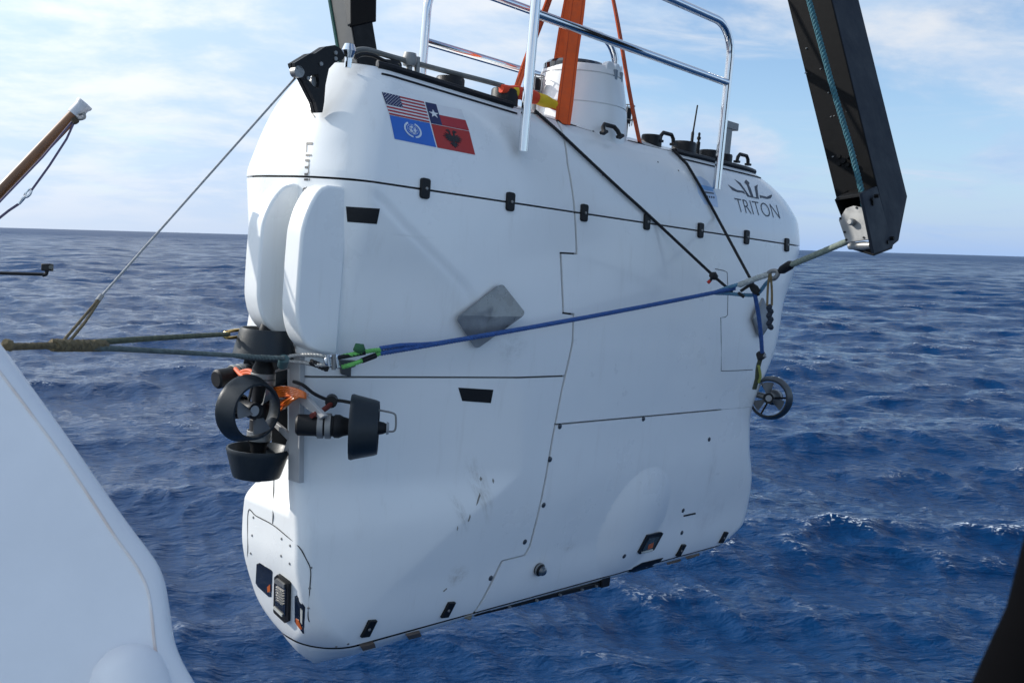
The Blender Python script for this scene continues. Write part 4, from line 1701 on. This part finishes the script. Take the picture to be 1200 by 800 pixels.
XV = Vector((HX[0], HX[1], HX[2]))
p_f, _ = hit(663, 141)
strap('lifting_sling', H2W(p_f) , at(692, -120, 7.5), CR, .115, .012, 'broad orange sling strap in front of the tower')
strap('lifting_sling', H2W((cx + .06, WID - .3, .7)), at(687.5, -110, 8.3), CR, .105, .012, 'broad orange sling strap directly behind the tower, top half showing')
p_r, _ = hit(748, 159.5)
strap('lifting_sling', H2W(p_r), at(697, -110, 8.4), Vector(CF) + Vector(CR) * .40, .10, .012, 'narrow orange sling strap seen edge-on, right of the tower')
strap('lifting_sling', H2W(onplane(601, 118, 1, .95)), at(681, -110, 8.0), Vector(CF) + Vector(CR) * .40, .09, .012, 'narrow orange sling strap seen edge-on, left of the tower')
# folded flag bundle beside the tower
fb = smooth_path([onplane(u, v, 1, .40) for u, v in ((587, 104), (598, 107), (612, 110), (628, 115), (642, 120), (656, 126), (664, 131))], 5)
rs = [.018 + .030 * math.sin(math.pi * min(1, (i + 2) / (len(fb) + 2)) ** .8) * (1 + .10 * math.sin(i * 1.1)) for i in range(len(fb))]
rs[-1] = .02
mb = MB().tube([H2W(p) for p in fb], rs, 14)
nF = 14
for i, f in enumerate(mb.f):
    j, k = divmod(i, nF)
    mb.m[i] = 1 if (15 <= j <= 24 and (k + j // 3) % nF in (3, 4, 5, 6, 7, 8, 9, 10)) or (j in (5, 6) and k % 7 < 3) else 0
fo = wobj('flag_bundle', mb, [REDCLOTH, YELCLOTH], H2W(fb[0]), ang=50)
tag(fo, 'rolled red and yellow cloth flag lying on the deck against the tower', 'flag')
fs = MB().tube([H2W(p + Vector((0, 0, .0))) for p in (fb[11], fb[12])], .052, 12)
s_ = wobj('strap', fs, BLACK, H2W(fb[0]), None)
s_.parent = fo
s_.location = (0, 0, 0)

# ------------------------------------------------------------------ ropes
K = at(861, 338, 7.95)
K2 = at(888, 337, 7.9)
BLK = at(990, 284, 7.0)


def rope(name, pts, r, m, label, cat='rope', group=None, pitch=.07, plain=False, n=8):
    pts = [Vector(p) for p in pts]
    mb = MB().tube(pts, r, n) if plain else rope_mb(pts, r, pitch)
    o = wobj(name, mb, m, pts[0], ang=60)
    tag(o, label, cat, group)
    return o


A0 = H2W(onplane(445, 414, 1, -.02))
tow = empty('tow_rope', A0)
tag(tow, 'blue tow rope stretched along the white side to the crane block', 'rope')


def tow_part(name, pts, r, m, plain=False, pitch=.06, n=8):
    mb = MB().tube(pts, r, n) if plain else rope_mb(pts, r, pitch)
    return wobj(name, mb, m, A0, tow, ang=60)


line = [A0 + (K - A0) * f + Vector((0, 0, -.012 * math.sin(math.pi * f))) for f in np.linspace(0, 1, 24)]
tow_part('blue_line', line, .0165, BLUEROPE)
line2 = [p + Vector((0, 0, .022)) for p in line[:6]]
tow_part('blue_line', [line[0] + Vector((0, 0, .03)), line[1] + Vector((0, 0, .028)), line[2] + Vector((0, 0, .012)), line[3]], .014, BLUEROPE)
tow_part('eye_splice', smooth_path([at(838, 343.5, 7.9), at(856, 344, 7.93), at(872, 345.5, 7.9), at(887, 344.5, 7.88), at(897, 333, 7.8), at(905, 325, 7.7)], 6), .016, mat('light blue rope', (.10, .24, .36), .75, var=.3, vscale=60, bump=.5, bscale=300))
tow_part('eye_splice', smooth_path([at(838, 342.5, 7.92), at(856, 336, 7.9), at(870, 332, 7.85)], 6), .016, MATS['light blue rope'])
tow_part('pale_splice', smooth_path([at(866, 334, 7.86), at(884, 327, 7.75), at(900, 321.5, 7.68)], 6), .024, PALEROPE)
tow_part('thimble', smooth_path([at(898, 322, 7.7), at(905, 317.5, 7.66), at(912, 319, 7.62), at(908, 326, 7.64), at(901, 327, 7.68)], 5), .018, GREYMET, True)
tow_part('swivel', [at(913, 318, 7.6), at(917, 316, 7.58), at(926, 310.5, 7.5), at(930, 308.5, 7.48)], [.02, .034, .036, .02], BLACK, True, n=14)
tow_part('block_line', [at(928, 310, 7.48), at(958, 297.5, 7.25), BLK, at(1003, 279, 6.95)], .024, mat('grey green rope', (.20, .24, .20), .8, var=.4, vscale=50, bump=.5, bscale=300))
# green eye and shackle at the near end of the tow rope
tow_part('green_eye', smooth_path([A0 + Vector((0, 0, .02)), H2W(onplane(434, 411, 1, -.03)), H2W(onplane(418, 414, 1, -.02)), H2W(onplane(400, 418, 1, .02))], 6), .014, GREENROPE)
tow_part('green_eye', smooth_path([A0, H2W(onplane(430, 420, 1, -.03)), H2W(onplane(415, 426, 1, -.02)), H2W(onplane(401, 430, 1, .02))], 6), .014, GREENROPE)
tow_part('black_sleeve', [H2W(onplane(440, 416.5, 1, -.03)), H2W(onplane(424, 422.5, 1, -.03))], .017, BLACK, True)
tow_part('black_sleeve', [H2W(onplane(428, 413, 1, -.035)), H2W(onplane(396, 419, 1, .02))], .013, BLACK, True)
kb = H2W(onplane(421, 411, 1, -.035))
tow_part('green_knot', [kb + Vector((-.03, 0, 0)), kb + Vector((-.015, 0, .015)), kb + Vector((.015, 0, .012)), kb + Vector((.03, 0, 0))], [.01, .03, .03, .01], mat('dark green knot', (.03, .12, .05), .8, bump=.6, bscale=120), True, n=12)
sh = [H2W(onplane(u, v, 1, .03)) for u, v in ((398, 417), (388, 417), (382, 421), (384, 427), (397, 430))]
tow_part('shackle', smooth_path(sh, 5), .012, CHROME, True)
tow_part('shackle_pin', [H2W(onplane(391, 415, 1, .02)), H2W(onplane(391, 433, 1, .02))], .013, GREYMET, True)
for du in (0, 5):
    tow_part('shackle_pin', [H2W(onplane(384 + du * 2, 416 + du * .4, 1, .015)), H2W(onplane(386 + du * 2, 429 + du * .3, 1, .015))], .010, CHROME, True)
tow_part('grey_lashing', smooth_path([H2W(onplane(u, v, 1, y)) for u, v, y in ((385, 418, .03), (368, 416, .10), (350, 416, .2), (338, 418, .28), (331, 424, .34))], 6), .012, GREYROPE)
tow_part('grey_lashing', smooth_path([H2W(onplane(u, v, 1, y)) for u, v, y in ((384, 427, .03), (372, 427.5, .08), (355, 424.5, .18), (338, 423, .28))], 6), .013, GREYROPE)
tow_part('black_tail', smooth_path([H2W(onplane(u, v, 1, y)) for u, v, y in ((364, 424, .12), (374, 428, .08), (384, 432, .05))], 4), .02, BLKROPE)

# lashings from deck to tow rope
ps, ns = hit(624, 132)
rope('lashing_line', [H2W(hit(u, v)[0] + hit(u, v)[1] * .02) for u, v in ((622, 129), (650, 154), (678, 180), (706, 206), (730, 228), (748, 244), (770, 264))] + [at(838, 325, 7.95), at(858, 342, 7.93)], .0125, BLKROPE, 'black lashing line from the left side of the tower to the tow rope', 'rope', 'black lashing lines', pitch=.05)
ps, ns = hit(790, 172)
rope('lashing_line', [H2W(hit(u, v)[0] + hit(u, v)[1] * .02) for u, v in ((789, 171), (803, 194), (818, 219), (838, 255))] + [at(878, 324, 7.88), at(889, 346, 7.86)], .0125, BLKROPE, 'black lashing line from the deck right of the tower down to the splice', 'rope', 'black lashing lines', pitch=.05)
kn = empty('cord_knot', at(838, 324, 7.94))
tag(kn, 'black cord knot with a red tip on the left lashing above the tow rope', 'knot')
wobj('knot', MB().tube([at(832, 321, 7.93), at(836, 323, 7.92), at(840, 326, 7.92)], [.018, .036, .02], BLKROPE and 10), BLKROPE, kn.location, kn)
wobj('tail', MB().tube([at(836, 324, 7.92), at(832, 329, 7.92)], .012, 8), BLKROPE, kn.location, kn)
wobj('red_tip', MB().tube([at(832, 329, 7.92), at(829.5, 331.5, 7.92)], .014, 8), mat('red whipping', (.45, .03, .02), .7), kn.location, kn)
kn = empty('cord_knot', at(885, 340, 7.86))
tag(kn, 'black cord knot with crossed tails holding the splice to the hanging line', 'knot')
wobj('knot', MB().tube([at(879, 332, 7.85), at(884, 338, 7.84), at(888, 343, 7.84)], [.018, .035, .03], 10), BLKROPE, kn.location, kn)
wobj('tail', MB().tube([at(880, 333, 7.84), at(868, 341, 7.83)], .013, 8), BLKROPE, kn.location, kn)
wobj('tail', MB().tube([at(865, 343, 7.83), at(872, 348, 7.83)], .013, 8), BLKROPE, kn.location, kn)
# line hanging down to the far thruster
pe = H2W(onplane(884, 462, 1, .22))
dn = empty('hanging_line', K2)
tag(dn, 'blue line hanging from the splice down to the far thruster', 'rope')
wobj('blue_line', rope_mb(smooth_path([at(884, 342, 7.86), at(889, 370, 8.0), at(892, 398, 8.2), at(893, 415, 8.35)], 6), .018, .06), BLUEROPE, K2, dn)
wobj('knot', MB().tube([at(893, 412, 8.33), at(892, 416, 8.35), at(890, 421, 8.4)], [.02, .045, .02], 10), BLKROPE, K2, dn)
wobj('shackle', MB().tube([at(891, 418, 8.35), at(897, 416, 8.33)], .022, 10), GREYMET, K2, dn)
wobj('tail', rope_mb(smooth_path([at(891, 420, 8.38), at(888, 432, 8.45), at(887, 444, 8.5), at(884, 455, 8.6)], 5), .02, .06), mat('dark olive rope', (.06, .07, .04), .8, var=.4, vscale=50), K2, dn)
wobj('tail', rope_mb(smooth_path([at(889, 428, 8.4), at(891, 440, 8.45), at(889, 448, 8.5)], 5), .012, .05), mat('yellow green cord', (.30, .32, .08), .8), K2, dn)
# cord loop with a chain of knots
hl = empty('cord_loop', at(903, 324, 7.6))
tag(hl, 'tan cord loop with a dark knotted end dangling from the thimble', 'rope')
wobj('loop', MB().tube(smooth_path([at(902, 321, 7.6), at(900, 335, 7.6), at(899, 358, 7.6)], 5), .009, 8), TANROPE, hl.location, hl)
wobj('loop', MB().tube(smooth_path([at(903, 320, 7.59), at(904.5, 340, 7.6), at(904.5, 358, 7.6)], 5), .009, 8), TANROPE, hl.location, hl)
kb_ = MB()
for i in range(6):
    c = at(902 + (1 if i % 2 else -.6), 360 + i * 4.6, 7.6)
    kb_.lathe([(0, -.024), (.022, -.014), (.028, 0), (.022, .014), (0, .024)], axis_frame(c, Vector(CR) * (1 if i % 2 else -1) + Vector(CU) * .8, Vector((0, 1, 0))), 10)
wobj('knots', kb_, mat('dark blue cord', (.012, .02, .035), .8, bump=.5, bscale=150), hl.location, hl)

# ropes from the ship to the near end of the submersible
Q0 = at(4, 403, 3.1)
mr = empty('mooring_rope', Q0)
tag(mr, 'pair of weathered mooring ropes from the white bulwark to the near-end thrusters', 'rope')
wobj('upper_leg', rope_mb(smooth_path([at(64, 404.5, 3.5), at(115, 401, 3.95), at(170, 397, 4.5), at(230, 393.5, 5.2), at(268, 391.5, 5.75)], 6), .0135, .07), mat('green tan rope', (.12, .13, .085), .85, var=.45, vscale=30, bump=.5, bscale=300), Q0, mr)
wobj('lower_leg', rope_mb(smooth_path([at(64, 405.5, 3.5), at(115, 407.5, 3.9), at(170, 410.5, 4.4), at(240, 414.5, 5.0), at(300, 418, 5.35), at(333, 419.5, 5.5)], 6), .013, .07), mat('grey green line', (.13, .16, .15), .85, var=.4, vscale=30, bump=.5, bscale=300), Q0, mr)
wobj('shipboard_end', rope_mb(smooth_path([Q0, at(14, 406, 3.15), at(40, 405.5, 3.32), at(68, 404.5, 3.52)], 6), .0125, .05), TANROPE, Q0, mr)
wobj('whipping', rope_mb([at(62, 404.5, 3.48), at(90, 404.8, 3.7), at(122, 405.2, 4.0)], .024, .05), TANROPE, Q0, mr)
wobj('knot', MB().tube([at(6, 400, 3.08), at(9, 404, 3.1), at(13, 408, 3.12)], [.01, .02, .012], 10), TANROPE, Q0, mr)
wobj('hook', MB().tube(smooth_path([at(268, 391, 5.72), at(263, 390, 5.74), at(264, 395, 5.74), at(272, 395.5, 5.78), at(284, 393, 5.85), at(284, 387, 5.86), at(272, 387.5, 5.8), at(266, 389, 5.75)], 4), .010, 8), mat('brass hook', (.55, .38, .14), .3, metal=1), Q0, mr)
wobj('eye_bolt', MB().tube([at(333, 420, 5.5), at(331, 428, 5.55)], .03, 12), mat('sea green fitting', (.05, .10, .10), .4), Q0, mr)
# steel wire from the roller bracket down to the mooring ropes
W0 = H2W(onplane(349, 88, 1, YB + .08))
wr = empty('steel_wire', at(117, 349, 4.2))
tag(wr, 'thin grey wire slanting from the top bracket down to the mooring ropes', 'wire')
wobj('wire', MB().tube([W0, at(117, 349, 4.2)], [.0068, .0048], 8), GREYROPE, wr.location, wr)
wobj('sling_leg', rope_mb([at(117, 349, 4.2), at(95, 375, 3.9), at(70, 404, 3.55)], .006, .04), TANROPE, wr.location, wr)
wobj('sling_leg', rope_mb([at(118, 350, 4.2), at(100, 377, 3.9), at(79, 403, 3.6)], .006, .04), TANROPE, wr.location, wr)
wobj('ferrule', MB().tube([at(119, 346.5, 4.22), at(114, 353, 4.16)], .011, 10), GREYMET, wr.location, wr)

# ------------------------------------------------------------------ black crane arm on the right
def solid(pts, faces):
    return MB().add([tuple(p) for p in pts], faces)


ab = at(1030, 280, 7.0)
arm = empty('crane', ab)
tag(arm, 'black box-section crane arm with a rope block at its lower end, right of the submersible', 'crane')
SL = .2475


def e(u, v, d_):
    return at(u + SL * v, v, d_)


v0 = -420
L0, G0, T0, B0 = e(922, v0, 7.22), e(977, v0, 6.95), e(1007, v0, 7.25), e(955, v0, 7.55)
L1, G1, T1, T2, B1 = e(922, 262, 7.22), at(1045.5, 289, 6.95), at(1064, 230, 7.25), at(1053, 283, 7.2), e(955, 255, 7.55)
mb = solid([L0, G0, T0, B0, L1, G1, T1, T2, B1], [(0, 1, 5, 4), (1, 2, 6, 7, 5), (2, 3, 8, 6), (3, 0, 4, 8), (0, 3, 2, 1), (4, 5, 7, 8), (8, 7, 6)])
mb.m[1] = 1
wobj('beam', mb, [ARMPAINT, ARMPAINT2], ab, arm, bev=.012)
hs = MB()
# right cheek, top shelf, left inner cheek, bottom shelf of the block housing
def slab(P, off, mb=None):
    mb = mb or MB()
    n = len(P)
    P2 = [Vector(p) + Vector(off) for p in P]
    return mb.add([tuple(p) for p in P] + [tuple(p) for p in P2], [tuple(range(n)), tuple(range(2 * n - 1, n - 1, -1))] + [(i, (i + 1) % n, n + (i + 1) % n, n + i) for i in range(n)])


wobj('cheek', slab([at(1010, 226.5, 6.62), at(1028, 218.5, 6.88), at(1047, 289, 6.9), at(1024.5, 298, 6.64)], Vector(CR) * -.02 + Vector(CF) * .005), ARMPAINT2, ab, arm, bev=.004)
wobj('shelf', slab([at(979.5, 231.5, 6.95), at(1010, 226.5, 6.62), at(1028, 218.5, 6.88), at(1000, 222, 7.15)], Vector(CU) * -.022), ARMPAINT, ab, arm, bev=.003)
wobj('shelf', slab([at(995, 289, 6.9), at(1024, 297.5, 6.62), at(1046, 289, 6.9), at(1016, 283, 7.1)], Vector(CU) * -.015), ARMPAINT, ab, arm, bev=.003)
wobj('cheek', slab([at(981, 234, 6.97), at(996, 222, 7.15), at(1008, 262, 7.15), at(992, 262, 6.97)], Vector(CR) * -.02), ARMPAINT, ab, arm, bev=.003)
oc = [(982.7, 257.7), (991, 244.3), (1000, 241), (1010, 243), (1019.5, 280.5), (991.8, 284.5)]
dep = lambda u: 6.86 - (u - 982) * .0055
PLT = [at(u, v, dep(u)) for u, v in oc]
nrm = (PLT[2] - PLT[0]).cross(PLT[4] - PLT[0]).normalized()
if nrm.dot(Vector(CF)) > 0:
    nrm = -nrm
wobj('sheave_plate', slab(PLT, nrm * -.02), STEEL, ab, arm, bev=.003)
pp_ = at(1000, 260.5, dep(1000))
wobj('pin', MB().tube([pp_ - nrm * .05, pp_ + nrm * .035, pp_ + nrm * .045], [.024, .024, .016], 14), STEEL, ab, arm)
for u, v in ((1004, 243.5), (990, 272), (1012.5, 278.5), (985, 256), (992, 281)):
    c = at(u, v, dep(u))
    wobj('rivet', MB().tube([c, c + nrm * .006], .008, 8), BLACK, ab, arm)
wobj('roller', MB().tube([at(996, 288.5, 6.85), at(1013, 288, 6.72), at(1021, 287.5, 6.66)], [.024, .030, .022], 14), STEEL, ab, arm)
for u, v in ((1018.5, 234.5), (1025, 230), (1019, 239), (1036.5, 284), (1043, 279.5)):
    c = at(u, v, 6.735 + (u - 1018) * .006)
    wobj('bolt', MB().tube([c, c + Vector(CR) * .022 - Vector(CF) * .018], .014, 6), ARMPAINT, ab, arm)
c = at(989, 189, 7.04)
for du, dv in ((0, 0), (5, -5), (-5, 4), (5, 5), (-5, -5)):
    c = at(989 + du, 189 + dv, 7.08)
    wobj('bolt', MB().tube([c, c - Vector(CF) * .03 - Vector(CR) * .02], .016 if du else .022, 8), ARMPAINT, ab, arm)
CHIP2 = mat('paint chip', (.22, .22, .21), .6)
for u, v in ((944, 57), (961, 81), (970, 109), (973, 137), (977, 136), (991, 131), (943, 86), (1003, 183), (975, 184)):
    f_ = (u - (922 + SL * v)) / 55
    c = at(u, v, 7.22 - .27 * f_ - .012)
    wobj('paint_chip', MB().tube([c, c + Vector(CR) * .02 + Vector(CU) * .006], .005, 5), CHIP2, ab, arm)
rope('arm_rope', [at(948 - .255 * 420, -420, 6.88), at(948, 0, 6.88), at(975, 100, 6.86), at(996, 170, 6.84), at(1011, 229, 6.8), at(1012, 250, 6.82)], .021, TEALROPE, 'teal rope running down the face of the black crane arm', 'rope', pitch=.08)

# far crane leg behind the near end
lb_ = at(425, 240, 10.2)
leg = empty('derrick', lb_)
tag(leg, 'grey and black steel crane upright rising behind the near end of the submersible', 'crane')
s2 = .17


def e2(u, v, d_):
    return at(u + s2 * v, v, d_)


vs = [e2(386, -300, 9.9), e2(409.5, -300, 9.6), e2(435, -300, 9.95), e2(405, -300, 10.3), e2(386, 420, 9.9), e2(403.5, 420, 9.6), e2(430, 420, 9.95), e2(402, 420, 10.3)]
mb = solid(vs, [(0, 1, 5, 4), (1, 2, 6, 5), (2, 3, 7, 6), (3, 0, 4, 7), (3, 2, 1, 0), (4, 5, 6, 7)])
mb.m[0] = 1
wobj('beam', mb, [ARMPAINT, mat('grey sunlit crane paint', (.05, .052, .052), .5, var=.2)], lb_, leg, bev=.02)  # lighter grey puts the sunlit look of the left face into its colour
wobj('gusset', slab([at(409, -60, 9.5), at(411, 26, 9.5), at(409, 31, 9.5), at(440, 24, 9.55), at(441, -60, 9.55)], Vector(CF) * .05), ARMPAINT, lb_, leg, bev=.006)
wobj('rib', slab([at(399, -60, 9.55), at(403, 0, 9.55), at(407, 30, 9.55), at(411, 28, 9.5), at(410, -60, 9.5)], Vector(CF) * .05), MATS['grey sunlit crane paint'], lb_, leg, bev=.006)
wobj('edge_strip', MB().tube([e2(386, -300, 9.88), e2(386, 420, 9.88)], .018, 6), mat('green edge paint', (.05, .14, .11), .5), lb_, leg)

# ------------------------------------------------------------------ boom at the left
bb = at(91, 129, 6.0)
boom = empty('boom', bb)
tag(boom, 'brown wooden boom with a white end cap, pointing up from the left edge', 'boom')
d_end, d_far = at(88, 133.5, 6.0), at(-640, 895, 5.2)
wobj('spar', MB().tube([d_far, d_end], .037, 20), mat('varnished brown spar', (.17, .062, .012), .35, var=.3, vscale=4, coat=.4), bb, boom)
ax = (d_end - d_far).normalized()
wobj('end_cap', MB().tube([d_end - ax * .01, d_end + ax * .06, d_end + ax * .075, d_end + ax * .09], [.044, .044, .051, .051], 20), mat('off white cap', (.55, .56, .58), .5, var=.1), bb, boom)
wobj('eye', MB().tube(smooth_path([at(93, 134, 5.97), at(98, 133, 5.96), at(99, 138, 5.96), at(93, 140, 5.96), at(88, 138, 5.98)], 5), .009, 8), GREYMET, bb, boom)
wobj('seizing', MB().tube([at(86, 139, 5.95), at(89.5, 144, 5.95)], .02, 10), mat('dark brown lashing', (.05, .035, .02), .8), bb, boom)
bl_ = empty('boom_line', at(25, 230, 5.9))
tag(bl_, 'thin cord with a snap hook hanging below the brown boom', 'rope')
CORD = mat('grey violet cord', (.09, .075, .14), .7, var=.3, vscale=40)
wobj('cord', MB().tube([at(88, 141, 5.95), at(78, 163, 5.94), at(58, 194, 5.92), at(37, 223, 5.9)], .0068, 8), CORD, bl_.location, bl_)
wobj('cord', MB().tube([at(85, 142, 5.95), at(50, 184, 5.85), at(0, 236, 5.7), at(-120, 360, 5.5), at(-480, 740, 5.2)], .0065, 8), CORD, bl_.location, bl_)
wobj('cord', MB().tube([at(22, 239, 5.9), at(10, 247, 5.88), at(0, 255, 5.85), at(-120, 345, 5.7), at(-480, 700, 5.25)], .0075, 8), CORD, bl_.location, bl_)
wobj('snap_hook', MB().tube(smooth_path([at(37, 223, 5.9), at(34, 222, 5.9), at(29, 229, 5.9), at(31, 231, 5.9), at(35, 228, 5.9), at(37, 223, 5.9)], 4), .007, 8).tube([at(31, 229, 5.9), at(26, 233, 5.9), at(22, 239, 5.9)], [.008, .014, .009], 8), CHROME, bl_.location, bl_)

# camera on a pole
pcam = empty('pole_camera', at(-60, 318, 4.6))
tag(pcam, 'small black camera on a thin pole over the water at the left edge', 'camera')
wobj('pole', MB().tube([at(-900, 297, 3.9), at(-160, 316, 4.5), at(0, 320, 4.6), at(51, 321.5, 4.65)], .008, 8), BLACK, pcam.location, pcam)
wobj('arm', MB().tube(smooth_path([at(50, 322.5, 4.65), at(54, 321, 4.65), at(55, 317, 4.65)], 4), .009, 8), BLACK, pcam.location, pcam)
cbM = Matrix((tuple(CR), tuple(CF), tuple(CU))).transposed().to_3x3()
wobj('body', MB().box(at(55.5, 313.3, 4.65), (.046, .034, .034), cbM), BLACK, pcam.location, pcam, bev=.004)
wobj('lens', MB().tube([at(58, 313, 4.645), at(59.5, 313, 4.63)], .010, 12), GLASSDK, pcam.location, pcam)

# ------------------------------------------------------------------ white bulwark in the foreground
bc0 = at(90, 640, 2.3)
bn = Vector((.42, -.78, .42)).normalized()


def onb(u, v, push=0.0):
    d_ = Vector(raydir(u, v))
    t = ((bc0 - bn * push) - Vector(CPOS)).dot(bn) / d_.dot(bn)
    return Vector(CPOS) + d_ * t


outer = [(-150, 226), (-60, 327), (0, 402), (40, 457), (80, 513), (120, 571), (150, 613), (172, 642), (186, 663), (194, 685), (199, 715), (204, 748), (213, 773), (228, 800), (260, 860), (300, 960)]
inner = [(-150, 258), (-60, 359), (0, 436), (36, 484), (72, 533), (108, 587), (136, 630), (155, 656), (167, 676), (174, 695), (178, 722), (181, 752), (186, 778), (198, 806), (228, 866), (266, 964)]
blw = empty('bulwark', onb(60, 900))
tag(blw, 'white painted steel bulwark with a folded edge filling the lower left corner', 'bulwark')
ip = smooth_path([onb(u, v) for u, v in inner], 5)
op = smooth_path([onb(u, v, .035) for u, v in outer], 5)
bk = smooth_path([onb(u - 4, v + 1, .13) for u, v in outer], 5)
mid_ = [a.lerp(b, .5) + bn * .012 for a, b in zip(ip, op)]
wobj('folded_edge', MB().grid(np.array([[tuple(p) for p in r] for r in (ip, mid_, op, bk)])), SHIPPAINT, blw.location, blw, ang=70)
lefts = [onb(-700, v) for u, v in np.array([(0, 260 + i * (964 - 258) / (len(ip) - 1)) for i in range(len(ip))])]
wobj('plate', MB().grid(np.array([[tuple(a.lerp(b, f)) for b in ip] if False else [tuple(a.lerp(b, f)) for a, b in zip(lefts, ip)] for f in (0, .25, .5, .7, .85, .95, 1)])), SHIPPAINT, blw.location, blw, ang=70)
wobj('weld_bead', MB().tube([p + bn * .0004 for p in ip], .0034, 6), mat('rust tinted sealant', (.62, .50, .44), .8, var=.25, vscale=9, col2=(.73, .72, .72)), blw.location, blw)
axd = (onb(190, 900) - onb(150, 770)).normalized()
Mp = axis_frame(onb(147, 782) - bn * .02, axd, bn)
wobj('pipe_stub', MB().lathe([(0, -.055), (.03, -.05), (.065, -.028), (.082, .0), (.088, .04), (.09, .6)], Mp, 40), SHIPPAINT, blw.location, blw, ang=60)
# dark rail end close to the lens
rp_ = at(1185, 860, .95)
ro = wobj('rail_post', MB().tube([at(1292, 560, .95), at(1263, 660, .95), at(1238, 735, .95), at(1208, 800, .95), at(1170, 900, .95)], [.050, .050, .046, .046, .05], 20), mat('black rubber sleeve', (.0015, .0015, .002), .9, spec=.04), rp_, ang=60)
tag(ro, 'blurred black rubber-sleeved rail post in the lower right corner', 'rail')

# ------------------------------------------------------------------ unseen ship's deck below the camera, added to bounce light on the shaded hull
DECKZ = HC - 1.68
dm = mat('blue grey bounce deck paint', (.38, .46, .52), .7, var=.12, vscale=2.5, bump=.3, bscale=40)  # blue-grey picked to cool the light it bounces onto the hull
mb = MB()
mb.grid(np.array([[(x, y, DECKZ) for x in np.linspace(-11, 11, 12)] for y in (1.35, -2, -6, -10, -16)]))
mb.grid(np.array([[(x, 1.35, z) for x in np.linspace(-11, 11, 12)] for z in (DECKZ, DECKZ - .12, -1.5)]))
mb.grid(np.array([[(-11, y, z) for y in (1.35, -6, -16)] for z in (DECKZ, DECKZ - .12, -1.5)]))
mb.grid(np.array([[(11, y, z) for y in (1.35, -6, -16)] for z in (DECKZ, DECKZ - .12, -1.5)]))
so_ = wobj('ship_bounce_deck', mb, dm, (0, -6, DECKZ))
tag(so_, kind='structure')
